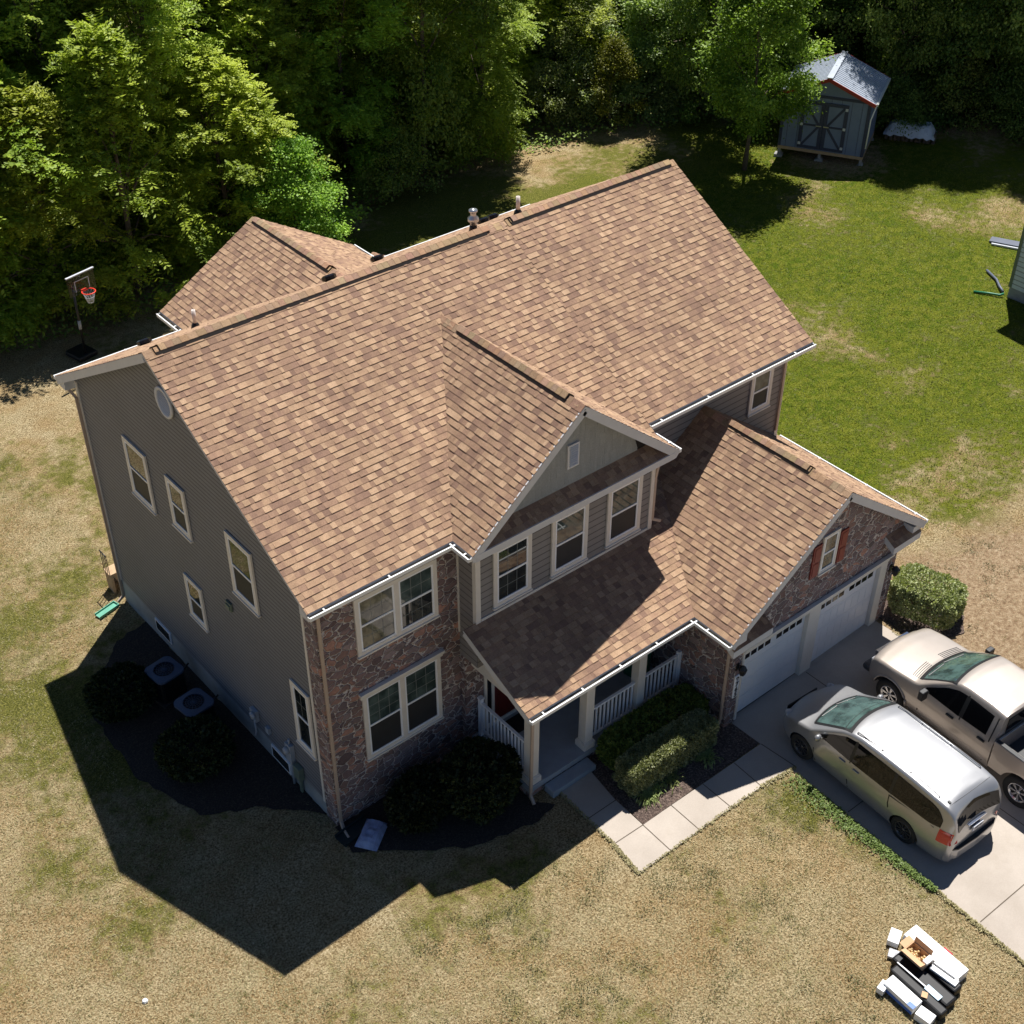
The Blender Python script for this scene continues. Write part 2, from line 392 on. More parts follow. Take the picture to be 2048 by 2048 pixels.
# ridge caps: a black vent strip with cap shingles on top
def ridge_cap(parent, p, q, vent, s1, s2, wd=.17):
    p = V3(p); q = V3(q); d = (q-p).normalized(); side = d.cross(V3((0, 0, 1))).normalized()
    mb = MB(); L = (q-p).length; k = 0.0; a0, a1 = vent
    def cap(t0, t1, h0, h1, c, wd=wd):
        A = p+d*t0; B = p+d*t1
        for sgn, sl in ((1, s1), (-1, s2)):
            o0 = side*sgn*wd; dz = V3((0, 0, -wd*sl))
            w0 = [A+V3((0, 0, h0)), B+V3((0, 0, h1)), B+o0+dz+V3((0, 0, h1)), A+o0+dz+V3((0, 0, h0))]
            if sgn < 0: w0 = w0[::-1]
            mb.face(w0, c)
            mb.face([w0[0], w0[0]-V3((0, 0, .012)), w0[3]-V3((0, 0, .012)), w0[3]], c)
            lo = V3((0, 0, -.012)); i, j = (2, 3) if sgn > 0 else (0, 1)
            mb.face([w0[i], w0[i]+lo, w0[j]+lo, w0[j]], c)
            mb.face([w0[1], w0[2], w0[2]+lo, w0[1]+lo] if sgn > 0 else [w0[2], w0[1], w0[1]+lo, w0[2]+lo], c)
    mb.use('shingle')
    while k < L:
        e = min(L, k+rng.uniform(.14, .22)); invent = a0 < k < a1
        h = .070 if invent else .022
        wd_ = wd-.035 if invent else wd
        c = tuple(x*rng.uniform(.9, 1.06) for x in rng.choice((SH[0], SH[1], SH[2], SH[7], SH[1])))
        cap(k, min(L, e+.03), h+.006, h-.002, c, wd_); k = e
    mb.use('vent_brown')
    if a1 > a0:
        for sgn, sl in ((1, s1), (-1, s2)):
            A = p+d*a0; B = p+d*a1; o0 = side*sgn*(wd-.037); o1 = side*sgn*(wd+.005)
            lo = V3((0, 0, -(wd+.005)*sl+.018)); hi = V3((0, 0, -(wd-.037)*sl+.066))
            f = [A+o1+lo, B+o1+lo, B+o0+hi, A+o0+hi]; mb.face(f if sgn > 0 else f[::-1])
            for E_ in (A, B): mb.face([E_+V3((0, 0, .07)), E_+o0+hi, E_+o1+lo, E_+V3((0, 0, .01))])
    return mb.build('ridge_cap', parent=parent, colors=True)
ridge_cap(main_roof, (xl, ym, Hr), (9.42, ym, Hr), (.25, 9.15), PM, PM)
ridge_cap(main_roof, (9.5, ym, Hr), (xr, ym, Hr), (.1, 5.6), PM, PM)
ridge_cap(front_gable, (gx, gy, Hg), (gx, yg, Hg), (.5, 4.2), pg, pg, .15)
ridge_cap(garage_roof, (qx, qy, Hqr), (qx, ywR, Hqr), (1.2, 3.75), QS, QS, .15)
ridge_cap(rear_roof, (wx, ywr, wH), (wx, wy, wH), (.5, wy-ywr-.3), WS, WS, .15)
ridge_cap(sun_roof, (mx0, YB, mH), (mx0, 15.0, mH), (.4, 3.8), .5, .5, .14)

M['rake_grey'] = plain('rake_grey', lin(104, 100, 98), .6)
# trim along rakes and eaves
def fascia(parent, segs, w=.03, h=.2, mat='soffit', name='fascia'):
    for p, q in segs: mb = MB(); mb.beam(p, q, w, h); mb.build(name, mat, parent)
dz = V3((0, 0, -.12))
fascia(main_roof, [(V3((xl+.02, yb, He))+dz, V3((xl+.02, ym, Hr))+dz), 
       (V3((xr-.02, yb, He))+dz, V3((xr-.02, ym, Hr))+dz), (V3((xr-.02, ym, Hr))+dz, V3((xr-.02, yfR, HeR))+dz)], h=.2)
fascia(main_roof, [(V3((xl+.02, ym, Hr-.05)), V3((xl+.02, yf, He-.05)))], h=.07, mat='rake_grey')
fascia(front_gable, [(V3((gx-gw, gy+.02, He))+dz, V3((gx, gy+.02, Hg))+dz), (V3((gx, gy+.02, Hg))+dz, V3((gx+gw, gy+.02, He))+dz)], h=.21)
fascia(garage_roof, [(V3((qx-qw, qy+.02, Hq))+dz, V3((qx, qy+.02, Hqr))+dz), (V3((qx, qy+.02, Hqr))+dz, V3((qx+qw, qy+.02, Hq))+dz)], h=.21)
fascia(porch_roof, [(V3((px0+.02, pyf, Hq))+dz, V3((px0+.02, by, Hpt))+dz)], h=.16)
fascia(rear_roof, [(V3((wx-whw, wy-.02, He))+dz, V3((wx, wy-.02, wH))+dz), (V3((wx, wy-.02, wH))+dz, V3((wx+whw, wy-.02, He))+dz)], h=.2)
# boxed eaves
mb = MB()
def boxeave(x0, x1, y0, y1, zlo, zhi):
    mb.prism([(x0, y0, zlo), (x0, y1, zlo), (x0, y1, zhi), (x0, y0, zlo+.1)], (x1-x0, 0, 0))
boxeave(xl+.04, gx-gw+.04, yf+.03, 0, He-.24, He+.08)
mb.build('soffit', 'soffit', house); mb = MB()
boxeave(xs, xr-.04, yfR+.03, ywR, HeR-.24, HeR+.1)
mb.build('soffit', 'soffit', house); mb = MB()
mb.prism([(xl+.04, yb-.03, He-.24), (xl+.04, YB, He-.24), (xl+.04, YB, He+.1), (xl+.04, yb-.03, He-.12)], (xr-xl-.08, 0, 0))
mb.build('soffit', 'soffit', house); mb = MB()
mb.box((gx-gw+.03, gy+.05, He-.22), (gx-gw+.36, 0, He-.02)); mb.build('soffit', 'soffit', house); mb = MB(); mb.box((gx+gw-.36, gy+.05, He-.22), (gx+gw-.03, yfR, He-.02))
mb.build('soffit', 'soffit', house); mb = MB()
mb.box((qx-qw+.03, qy+.05, Hq-.2), (XG0, pyf+.7, Hq-.0)); mb.build('soffit', 'soffit', house); mb = MB(); mb.box((XG1, qy+.05, Hq-.2), (qx+qw-.03, ywR, Hq-.02))
mb.build('soffit', 'soffit', house); mb = MB()
mb.box((wx-whw+.03, YB, He-.22), (wx-whw+.33, wy-.05, He-.04)); mb.build('soffit', 'soffit', house); mb = MB(); mb.box((wx+whw-.33, YB, He-.22), (wx+whw-.03, wy-.05, He-.04))
mb.build('soffit', 'soffit', house)

# gutters: trough with white lip, dark inside and hangers
def gutter(p, q, out, step=1.6):
    p = V3(p); q = V3(q); d = (q-p).normalized(); o = V3(out).normalized(); L = (q-p).length; mb = MB()
    z = V3((0, 0, 1)); a = .015; w = .12; h = .085
    def bx(o0, o1, z0, z1, s0=0, s1=None):
        s1 = L if s1 is None else s1
        v = [p+d*s+o*oo+z*zz for s in (s0, s1) for oo, zz in ((o0, z0), (o1, z0), (o1, z1), (o0, z1))]
        mb.faces(v, [(0, 1, 2, 3), (7, 6, 5, 4), (0, 4, 5, 1), (1, 5, 6, 2), (2, 6, 7, 3), (3, 7, 4, 0)])
    mb.use('gutter'); bx(w-.018, w, -h, .0); bx(w-.03, w+.004, -.012, .008); bx(a, w-.02, -h, -h+.01)
    bx(a, w-.019, -h+.012, -.004, 0, .01); bx(a, w-.019, -h+.012, -.004, L-.01, L)
    s = .35
    while s < L: bx(a, w+.012, -.006, .014, s, s+.035); s += step
    mb.use('gutter_in'); bx(a, w-.02, -h+.011, -h+.045, .012, L-.012)
    g = mb.build('gutter', parent=house); return g
gd = -.03
gutter((xl, yf, He+gd), (gx-gw, yf, He+gd), (0, -1, 0))
gutter((gx-gw, yf-.12, He+gd), (gx-gw, gy+.02, He+gd), (-1, 0, 0), .75)
gutter((gx+gw, gy+.02, He+gd), (gx+gw, yfR, He+gd), (1, 0, 0), .7)
gutter((xs+.02, yfR, HeR+gd), (xr, yfR, HeR+gd), (0, -1, 0))
gutter((px0, pyf, Hq+gd), (qx-qw-.0, pyf, Hq+gd), (0, -1, 0), 1.15)
gutter((qx-qw, pyf-.12, Hq+gd), (qx-qw, qy+.02, Hq+gd), (-1, 0, 0), .85)
gutter((qx+qw, qy+.02, Hq+gd), (qx+qw, ywR+.3, Hq+gd), (1, 0, 0))
gutter((xl, yb, He+gd), (wx-whw, yb, He+gd), (0, 1, 0)); gutter((wx+whw, yb, He+gd), (xr, yb, He+gd), (0, 1, 0))
gutter((wx-whw, yb, He+gd), (wx-whw, wy, He+gd), (-1, 0, 0)); gutter((wx+whw, yb, He+gd), (wx+whw, wy, He+gd), (1, 0, 0))
def downspout(pts, w=.075, h=.055):
    mb = MB()
    for a, b in zip(pts[:-1], pts[1:]): mb.beam(a, b, w, h, (0, 1, 0.01))
    return mb.build('downspout', 'spout', house, bevel=.008)
downspout([(.06, -.33, He-.12), (.06, -.06, He-.45), (.06, -.06, .16), (.02, -.22, .05), (-.02, -.5, .03)])
downspout([(-.27, yb-.02, He-.1), (-.09, YB-.02, He-.5), (-.06, YB-.04, -.1), (-.25, YB-.03, -.24)])
downspout([(px0+.5, pyf-.03, Hq-.14), (3.86, -2.42, 3.2), (3.84, -2.42, .35), (3.8, -2.6, .22)])
downspout([(qx-qw+.02, qy+.25, Hq-.14), (XG0-.05, YG+.1, 3.2), (XG0-.05, YG+.1, .55), (XG0-.2, YG+.05, .38)])
downspout([(9.12, by-.1, He-.2), (9.1, by-.02, 6.2), (9.1, by-.02, 4.95), (9.3, by-.12, 4.86)])
downspout([(xr-.35, yfR, HeR-.13), (XR-.06, ywR-.05, 6.7), (XR-.06, ywR-.05, 4.35)])

# --- walls
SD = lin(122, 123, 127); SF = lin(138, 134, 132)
def wallpoly(mb, pts, N, U, c, expo=.185, th=.009): courses(mb, pts, N, U, expo, th, sidecol(c), base=.002, lap_shade=.2 if expo > .15 else .34)
def wtop(y): return min(zF(y), zB(y))-.08
# core of the house (what the siding is nailed to)
mb = MB()
mb.prism([(.02, 0.02, .3), (.02, YB, .3), (.02, YB, wtop(YB)), (.02, ym, Hr-.13), (.02, .02, wtop(.02))], (9.0, 0, 0))
mb.prism([(9.02, ywR+.02, .3), (9.02, YB, .3), (9.02, YB, wtop(YB)), (9.02, ym, Hr-.13), (9.02, ywR+.02, wtop(ywR))], (XR-9.04, 0, 0))
mb.prism([(3.71, by+.02, 3.31), (9.01, by+.02, 3.31), (9.01, by+.02, He), (gx, by+.02, Hg-.16), (3.71, by+.02, He)], (0, 1.6, 0))
mb.build('wall_core', 'deck', house)
mb = MB(); mb.use('siding')
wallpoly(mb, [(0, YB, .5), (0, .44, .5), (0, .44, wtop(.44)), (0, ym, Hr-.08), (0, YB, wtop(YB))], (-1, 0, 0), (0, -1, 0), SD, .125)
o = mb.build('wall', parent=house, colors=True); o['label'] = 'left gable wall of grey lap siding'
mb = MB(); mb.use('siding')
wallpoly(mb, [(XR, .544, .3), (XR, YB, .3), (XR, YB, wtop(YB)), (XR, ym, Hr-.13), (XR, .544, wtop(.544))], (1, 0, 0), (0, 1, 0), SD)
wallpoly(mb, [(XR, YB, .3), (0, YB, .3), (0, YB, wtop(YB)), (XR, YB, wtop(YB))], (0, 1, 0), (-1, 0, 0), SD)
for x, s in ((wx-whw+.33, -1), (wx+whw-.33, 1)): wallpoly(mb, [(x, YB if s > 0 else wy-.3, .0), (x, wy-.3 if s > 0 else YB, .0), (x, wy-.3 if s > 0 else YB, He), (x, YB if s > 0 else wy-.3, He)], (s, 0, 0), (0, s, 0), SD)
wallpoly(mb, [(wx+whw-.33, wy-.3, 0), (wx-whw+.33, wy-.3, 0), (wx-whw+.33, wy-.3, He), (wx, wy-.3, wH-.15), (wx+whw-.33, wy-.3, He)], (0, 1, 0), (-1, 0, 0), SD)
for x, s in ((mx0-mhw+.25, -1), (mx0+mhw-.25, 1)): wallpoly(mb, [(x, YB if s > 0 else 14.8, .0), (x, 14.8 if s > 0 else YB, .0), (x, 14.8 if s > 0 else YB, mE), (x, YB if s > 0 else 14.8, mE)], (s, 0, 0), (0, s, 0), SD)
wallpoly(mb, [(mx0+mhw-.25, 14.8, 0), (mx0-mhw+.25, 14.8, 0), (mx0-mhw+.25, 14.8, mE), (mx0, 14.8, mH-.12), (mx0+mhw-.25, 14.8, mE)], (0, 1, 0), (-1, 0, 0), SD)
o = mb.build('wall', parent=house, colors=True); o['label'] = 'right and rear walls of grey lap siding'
mb = MB(); mb.use('siding')
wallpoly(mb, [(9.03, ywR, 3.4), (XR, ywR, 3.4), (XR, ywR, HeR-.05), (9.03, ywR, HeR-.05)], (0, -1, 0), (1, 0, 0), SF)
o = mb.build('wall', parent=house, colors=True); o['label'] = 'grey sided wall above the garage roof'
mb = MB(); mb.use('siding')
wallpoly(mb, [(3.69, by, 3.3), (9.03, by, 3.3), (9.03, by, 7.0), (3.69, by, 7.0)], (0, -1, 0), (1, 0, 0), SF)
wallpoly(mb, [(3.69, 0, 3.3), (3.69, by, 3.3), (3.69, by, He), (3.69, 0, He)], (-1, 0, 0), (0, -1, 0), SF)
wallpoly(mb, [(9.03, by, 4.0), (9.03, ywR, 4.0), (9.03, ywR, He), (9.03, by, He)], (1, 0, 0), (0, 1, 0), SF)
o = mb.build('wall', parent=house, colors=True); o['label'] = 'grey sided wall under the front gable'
mb = MB(); mb.use('cshake')                                        # gable face, grooved
def shk(r_, ex): k = r_.uniform(.93, 1.04); return tuple(x*k for x in lin(150, 152, 150))
courses(mb, [(4.3, by, 7.05), (8.5, by, 7.05), (gx+1.9, by, He+(gw-1.9)*pg-.16), (gx, by, Hg-.16), (gx-1.9, by, He+(gw-1.9)*pg-.16)], (0, -1, 0), (1, 0, 0), .3, .012, shk, tabw=(.05, .12), alt=.005)
mb.build('wall', parent=house, colors=True)['label'] = 'pale grey shake face of the front gable'
# pent roof under the gable face
mb = MB(); mb.use('shingle')
n = V3((0, -.27/.40, 1)).normalized()
roof_plane(mb, [(3.5, gy+.02, 7.03), (9.24, gy+.02, 7.03), (8.78, by, 7.29), (3.96, by, 7.29)], (1, 0, 0), n)
mb.use('soffit'); mb.prism([(3.5, gy+.02, 7.02), (9.24, gy+.02, 7.02), (8.9, by, 7.28), (3.84, by, 7.28)], (0, 0, -.1))
mb.box((3.42, gy+.0, 6.84), (9.32, gy+.05, 7.02)); mb.box((3.42, gy+.051, 6.86), (9.32, by-.0, 6.92))
mb.build('pent_roof', parent=house, colors=True)
# stone
mb = MB()
mb.box((0, -.03, -.1), (3.69, .015, 6.95)); mb.box((-.02, -.029, -.1), (-.001, .4, 6.95)); mb.box((3.691, -.2, 0), (4.22, .015, 3.3))
mb.build('stone_wall', 'stone', house)['label'] = 'brown fieldstone facing of the front left block'
mb = MB()
mb.box((XG0, YG, .2), (9.27, YG+.25, 2.84)); mb.box((14.8, YG, .2), (XG1, YG+.25, 2.84))
def zq(x): return Hqr-abs(x-qx)*QS-.13
mb.prism([(XG0, YG, 2.842), (XG1, YG, 2.842), (XG1, YG, zq(XG1)), (qx, YG, zq(qx)), (XG0, YG, zq(XG0))], (0, .25, 0))
mb.box((XG0, YG+.251, .2), (XG0+.2, ywR, Hq-.02)); mb.box((XG1-.2, YG+.251, .2), (XG1, ywR, Hq-.02))
mb.build('stone_wall', 'stone', house)['label'] = 'brown fieldstone facing of the garage'
# foundation
mb = MB(); mb.box((.03, .03, -1), (9.0, YB-.01, .5)); mb.box((9.01, ywR+.05, -1), (XR-.02, YB-.015, .45)); mb.box((-.012, .41, -1), (.029, YB-.02, .5))
mb.box((XG0+.02, YG+.27, -.5), (XG1-.02, ywR, .38)); mb.build('foundation', 'found', house)
# corner boards and trims
each('trim', 'corner_trim', [((-.035, .401, .45), (.0, .48, 6.95)), ((-.04, YB-.1, .5), (.0, YB+.02, 7.0)),
 ((3.645, by-.04, 4.6), (3.78, by-.001, 6.85)), ((3.645, by, 4.3), (3.688, by+.08, 6.85)), ((8.95, by-.04, 4.5), (9.075, by-.001, 6.85)), ((3.65, -.06, 4.0), (3.688, -.01, 6.9)),
 ((XR-.09, ywR-.04, 3.6), (XR+.04, ywR-.001, 7.0))])
each('trim', 'trim_board', [((3.79, by-.034, 6.62), (8.94, by-.003, 6.838)), ((3.8, by-.036, 4.62), (8.94, by-.004, 4.76))])

M['grille'] = plain('grille_bar', lin(120, 124, 122), .5)
# --- windows: window (casing) > sash_frame, pane (two), grille
def window(O, U, N, w, h, double=False, grid=(0, 0), grid2=None, kind='pane', kind2=None, sill=True, casing=.1, label=None):
    """O bottom-left outer corner of the casing on the wall, seen from outside"""
    O = V3(O); U = V3(U); N = V3(N); Z = V3((0, 0, 1))
    def bx(mb, u0, u1, z0, z1, n0, n1):
        v = [O+U*u+Z*z+N*n for n in (n0, n1) for u, z in ((u0, z0), (u1, z0), (u1, z1), (u0, z1))]
        mb.faces(v, [(3, 2, 1, 0), (4, 5, 6, 7), (0, 1, 5, 4), (1, 2, 6, 5), (2, 3, 7, 6), (3, 0, 4, 7)])
    c = casing; mb = MB(); d = .05
    bx(mb, 0, c, 0, h, .004, d); bx(mb, w-c, w, 0, h, .004, d); bx(mb, c, w-c, h-c, h, .004, d); bx(mb, c, w-c, 0, c, .004, d)
    if sill: bx(mb, -.02, w+.02, -.04, 0, .004, d+.03)
    units = [(c, w-c)]
    if double:
        mid = w/2; bx(mb, mid-.06, mid+.06, c, h-c, .004, d); units = [(c, mid-.06), (mid+.06, w-c)]
    win = mb.build('window', 'trim', house)
    if label: win['label'] = label
    for k, (a, b) in enumerate(units):
        f = MB(); s = .045; z0, z1 = c, h-c; zm = (z0+z1)/2
        bx(f, a, a+s, z0, z1, .006, d-.008); bx(f, b-s, b, z0, z1, .006, d-.008); bx(f, a+s, b-s, z0, z0+s, .006, d-.008); bx(f, a+s, b-s, z1-s, z1, .006, d-.008)
        bx(f, a+s, b-s, zm-.025, zm+.025, .006, d-.004); f.build('sash_frame', 'white', win)
        p = MB(); bx(p, a+s, b-s, zm+.025, z1-s, .006, .03); p.build('pane', kind if not isinstance(kind, tuple) else kind[k], win)
        p = MB(); bx(p, a+s, b-s, z0+s, zm-.025, .006, .022); p.build('pane', (kind2 or kind) if not isinstance(kind2 or kind, tuple) else (kind2 or kind)[k], win)
        g2 = grid2 if grid2 is not None else (0, 0)
        if grid[0] or g2[0]:
            g = MB()
            for (nc, nr), (za, zb) in ((grid, (zm+.025, z1-s)), (g2, (z0+s, zm-.025))):
                if not nc: continue
                for i in range(1, nc): u = a+s+(b-a-2*s)*i/nc; bx(g, u-.006, u+.006, za, zb, .0305 if za > zm else .0225, .032 if za > zm else .024)
                for i in range(1, nr): z = za+(zb-za)*i/nr; bx(g, a+s, b-s, z-.006, z+.006, .0306 if za > zm else .0226, .0321 if za > zm else .0241)
            g.build('grille', 'grille', win)
    return win
LU, LN = (0, -1, 0), (-1, 0, 0); FU, FN = (1, 0, 0), (0, -1, 0)
window((-.014, 8.27, 4.96), LU, LN, 1.17, 1.71, kind2='screen', label='upper rear window of the left wall')
window((-.014, 6.13, 5.26), LU, LN, .87, 1.44, kind2='screen', label='smaller upper window in the middle of the left wall')
window((-.014, 3.43, 4.96), LU, LN, 1.09, 1.76, kind2='screen', label='upper front window of the left wall')
window((-.014, 6.13, 2.4), LU, LN, .85, 1.34, kind2='screen', label='ground floor window in the middle of the left wall')
window((-.014, 1.32, 1.83), LU, LN, .76, 1.98, grid=(2, 2), label='tall ground floor window by the stone corner')
window((.93, -.03, 4.87), FU, FN, 2.15, 1.63, True, (3, 2), (3, 2), ('pane_c', 'pane_b'), ('pane_c', 'pane'), label='double window in the stone wall, upper floor')
window((.93, -.03, 1.63), FU, FN, 2.15, 2.06, True, (3, 3), None, ('pane_b', 'pane_b'), ('screen', 'screen'), label='double window in the stone wall, ground floor')
window((4.14, by-.014, 4.9), FU, FN, 1.09, 1.68, grid=(3, 2), grid2=(3, 2), label='left window under the front gable')
window((5.83, by-.014, 4.9), FU, FN, 1.1, 1.68, kind='pane_b', kind2='screen', label='middle window under the front gable')
window((7.54, by-.014, 4.9), FU, FN, 1.1, 1.68, kind='pane_b', kind2='screen', label='right window under the front gable')
window((13.73, ywR-.014, 5.36), FU, FN, .84, 1.27, kind='pane_b', kind2='screen', label='window above the garage roof')
gw_ = window((11.71, YG, 3.83), FU, FN, .61, 1.16, grid=(2, 2), grid2=(2, 2), kind='pane_c', kind2='pane_b', casing=.06, label='small window in the garage gable between red shutters')
mb = MB(); mb.box((.86, -.14, 3.70), (3.18, -.031, 3.78)); mb.box((.88, -.1, 3.6), (3.14, -.031, 3.699)); mb.build('window_header', 'trim', house, bevel=.01)
# the round and square louvres
mb = MB(); c = V3((-.02, 5.4, 9.03)); Mx = Matrix.Translation(c) @ Matrix.Rotation(-PI/2, 4, 'Y')
mb.lathe([(.0, 0), (.38, 0), (.38, .05), (.31, .055), (.30, .02), (0, .02)], Mx, 32)
for k in range(-5, 6):
    zz = k*.055; yy = math.sqrt(max(.0, .3**2-zz**2)); mb.beam((-.045, 5.4-yy, 9.03+zz), (-.045, 5.4+yy, 9.03+zz), .03, .012, (1, 0, 1))
mb.build('round_vent', 'soffit', house)
mb = MB(); mb.box((6.22, by-.06, 7.76), (6.56, by-.014, 8.38)); mb.use('soffit')
for k in range(9): mb.beam((6.27, by-.075, 7.83+k*.06), (6.51, by-.075, 7.83+k*.06), .03, .014, (0, -1, 1))
mb.build('gable_vent', 'white', house)
for yv, zv in ((3.84, 4.22),):
    mb = MB(); mb.box((-.07, yv-.12, zv-.12), (-.014, yv+.12, zv+.12)); mb.box((-.1, yv-.09, zv-.08), (-.071, yv+.09, zv+.06)); mb.build('dryer_vent', 'mgreen', house, bevel=.01)
for yv in (8.27, 2.35):                                              # basement windows
    mb = MB(); mb.box((-.05, yv-.42, .06), (-.013, yv+.42, .46)); w_ = mb.build('basement_window', 'white', house)
    mb = MB(); mb.box((-.06, yv-.36, .12), (-.051, yv+.36, .41)); mb.build('pane', 'pane', w_)
# shutters
for x0 in (11.4, 12.39):
    mb = MB(); mb.box((x0, YG-.04, 3.83), (x0+.29, YG-.001, 4.82))
    for a, b in ((3.9, 4.27), (4.37, 4.75)):
        mb.box((x0+.05, YG-.052, a), (x0+.24, YG-.041, b))
    mb.build('shutter', 'shutter', house, bevel=.008)
# garage doors
mb = MB(); mb.box((9.272, YG-.03, .4), (9.34, YG+.2, 2.6)); mb.box((11.7, YG-.03, .4), (12.14, YG+.2, 2.6)); mb.box((14.52, YG-.03, .4), (14.798, YG+.2, 2.6)); mb.box((9.272, YG-.03, 2.601), (14.85, YG+.2, 2.839))
mb.box((9.2, YG-.12, 2.80), (14.9, YG-.031, 2.86)); mb.build('garage_door_frame', 'trim', house)
for x0, x1, lb in ((9.342, 11.698, 'left garage door'), (12.142, 14.518, 'right garage door')):
    mb = MB(); hs = (2.6-.42)/4
    for k in range(4):
        z0 = .42+k*hs; mb.box((x0, YG+.09, z0+.006), (x1, YG+.14, z0+hs-.006))
        n = 8
        for i in range(n):
            a = x0+.05+(x1-x0-.1)*i/n+.03; b = x0+.05+(x1-x0-.1)*(i+1)/n-.03
            if k < 3: mb.box((a, YG+.082, z0+.09), (b, YG+.089, z0+hs-.09))
    d = mb.build('garage_door', 'gdoor', house); d['label'] = lb
    z0 = .42+3*hs
    for i in range(8):
        g0 = x0+.12+(.0 if i < 4 else 1.17)+(i % 4)*.25
        mb = MB(); mb.box((g0, YG+.078, z0+.22), (g0+.19, YG+.0895, z0+.38)); mb.build('pane', 'blackg', d)
    mb = MB(); mb.box((x0, YG+.085, .40), (x1, YG+.16, .425)); mb.build('door_seal', 'black', d)
# small gable returns
for x0, x1 in ((8.5, 9.86), (14.45, 15.56)):
    mb = MB(); mb.use('shingle'); roof_plane(mb, [(x0, qy+.03, 3.4), (x1, qy+.03, 3.4), (x1, YG, 3.6), (x0, YG, 3.6)], (1, 0, 0), V3((0, -.6, 1)))
    mb.use('soffit'); mb.prism([(x0, qy+.03, 3.39), (x1, qy+.03, 3.39), (x1, YG, 3.59), (x0, YG, 3.59)], (0, 0, -.2)); mb.build('gable_return', parent=house, colors=True)
# number plaque and lamps
mb = MB(); mb.box((9.08, YG-.03, 1.28), (9.25, YG-.001, 2.02)); pq = mb.build('number_plaque', 'white', house, bevel=.005)
for i, ch in enumerate('9765'):
    cu = bpy.data.curves.new('digit', 'FONT'); cu.body = ch; cu.size = .2; cu.extrude = .004; cu.align_x = 'CENTER'; cu.offset = .006
    t_ = bpy.data.objects.new('tmp', cu); COL.objects.link(t_); bpy.context.view_layer.update()
    me = bpy.data.meshes.new_from_object(t_.evaluated_get(bpy.context.evaluated_depsgraph_get())); bpy.data.objects.remove(t_)
    o = bpy.data.objects.new('digit', me); COL.objects.link(o); me.materials.clear(); me.materials.append(M['black']); o.parent = pq
    o.rotation_euler = (PI/2, 0, 0); o.location = (9.165, YG-.035, 1.84-i*.172)
def wall_lamp(x, y, z):
    mb = MB(); mb.box((x-.05, y-.02, z-.12), (x+.05, y, z+.1)); mb.beam((x, y-.02, z+.05), (x, y-.16, z+.12), .025, .025)
    mb.lathe([(.0, .13), (.03, .12), (.11, .03), (.11, .0), (.07, -.16), (.05, -.18), (0, -.18)], Matrix.Translation((x, y-.17, z+.02)), 6, smooth=False); mb.build('wall_lamp', 'black', house)
wall_lamp(9.13, YG-.001, 2.33); wall_lamp(15.02, YG-.001, 2.27)
# --- porch
mb = MB(); mb.box((3.84, -2.38, .38), (XG0-.01, -.201, SLAB)); mb.build('porch_floor', 'floor_grey', house, bevel=.01)
mb = MB(); mb.box((3.88, -2.33, -.2), (XG0-.01, -.201, .379)); mb.build('porch_base', 'stone', house)
mb = MB(); mb.box((4.3, -2.72, -.1), (5.66, -2.382, .37)); mb.build('porch_step', 'floor_grey', house, bevel=.015)
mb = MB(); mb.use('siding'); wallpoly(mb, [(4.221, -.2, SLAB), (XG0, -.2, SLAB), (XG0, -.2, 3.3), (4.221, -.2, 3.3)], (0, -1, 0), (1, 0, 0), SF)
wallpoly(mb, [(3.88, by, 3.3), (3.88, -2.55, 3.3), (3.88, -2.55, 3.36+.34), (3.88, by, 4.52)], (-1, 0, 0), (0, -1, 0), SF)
mb.build('wall', parent=house, colors=True)['label'] = 'grey sided wall behind the porch'
mb = MB(); mb.box((4.22, -.19, SLAB), (XG0, .02, 3.3)); mb.build('wall_core', 'deck', house)
mb = MB(); mb.box((3.9, -2.3, 3.2), (XG0, -.2, 3.26)); mb.build('porch_ceiling', 'soffit', house)
mb = MB(); mb.box((3.9, -2.32, 2.92), (XG0, -2.06, 3.31)); mb.box((3.87, -2.05, 2.92), (4.12, -.201, 3.31)); mb.box((3.42, -2.62, 3.5), (XG0, -2.325, 3.6)); mb.build('porch_beam', 'trim', house)
for cx in (4.05, 5.77, 7.47):
    mb = MB(); cyy_ = -2.18; a = .125
    mb.box((cx-a, cyy_-a, SLAB+.2), (cx+a, cyy_+a, 2.92)); mb.box((cx-a-.05, cyy_-a-.05, SLAB), (cx+a+.05, cyy_+a+.05, SLAB+.18)); mb.box((cx-a-.03, cyy_-a-.03, SLAB+.181), (cx+a+.03, cyy_+a+.03, SLAB+.22))
    mb.box((cx-a-.04, cyy_-a-.04, 2.76), (cx+a+.04, cyy_+a+.04, 2.919)); mb.build('column', 'trim', house, bevel=.008)
def railing(p, q, parent=None, name='railing', mat='white', zt=1.66, zb=.74):
    p = V3(p); q = V3(q); mb = MB(); z = V3((0, 0, 1)); L = (q-p).length; d = (q-p).normalized()
    mb.beam(p+z*zt, q+z*zt, .07, .05); mb.beam(p+z*zb, q+z*zb, .05, .06); n = int(L/.125)
    for i in range(n): c = p+d*L*(i+.5)/n; mb.beam(c+z*(zb+.03), c+z*(zt-.026), .036, .036, (0, 1, 0))
    return mb.build(name, mat, parent or house)
railing((5.9, -2.18, 0), (7.34, -2.18, 0)); railing((7.6, -2.18, 0), (XG0-.1, -2.18, 0)); railing((4.05, -2.05, 0), (4.05, -.36, 0))
mb = MB(); mb.box((4.0, -.36, SLAB), (4.1, -.26, 1.78)); mb.box((3.985, -.375, 1.779), (4.115, -.245, 1.82)); mb.build('rail_post', 'white', house)
mb = MB(); mb.box((XG0-.1, -2.23, SLAB), (XG0-.002, -2.13, 1.78)); mb.build('rail_post', 'white', house)
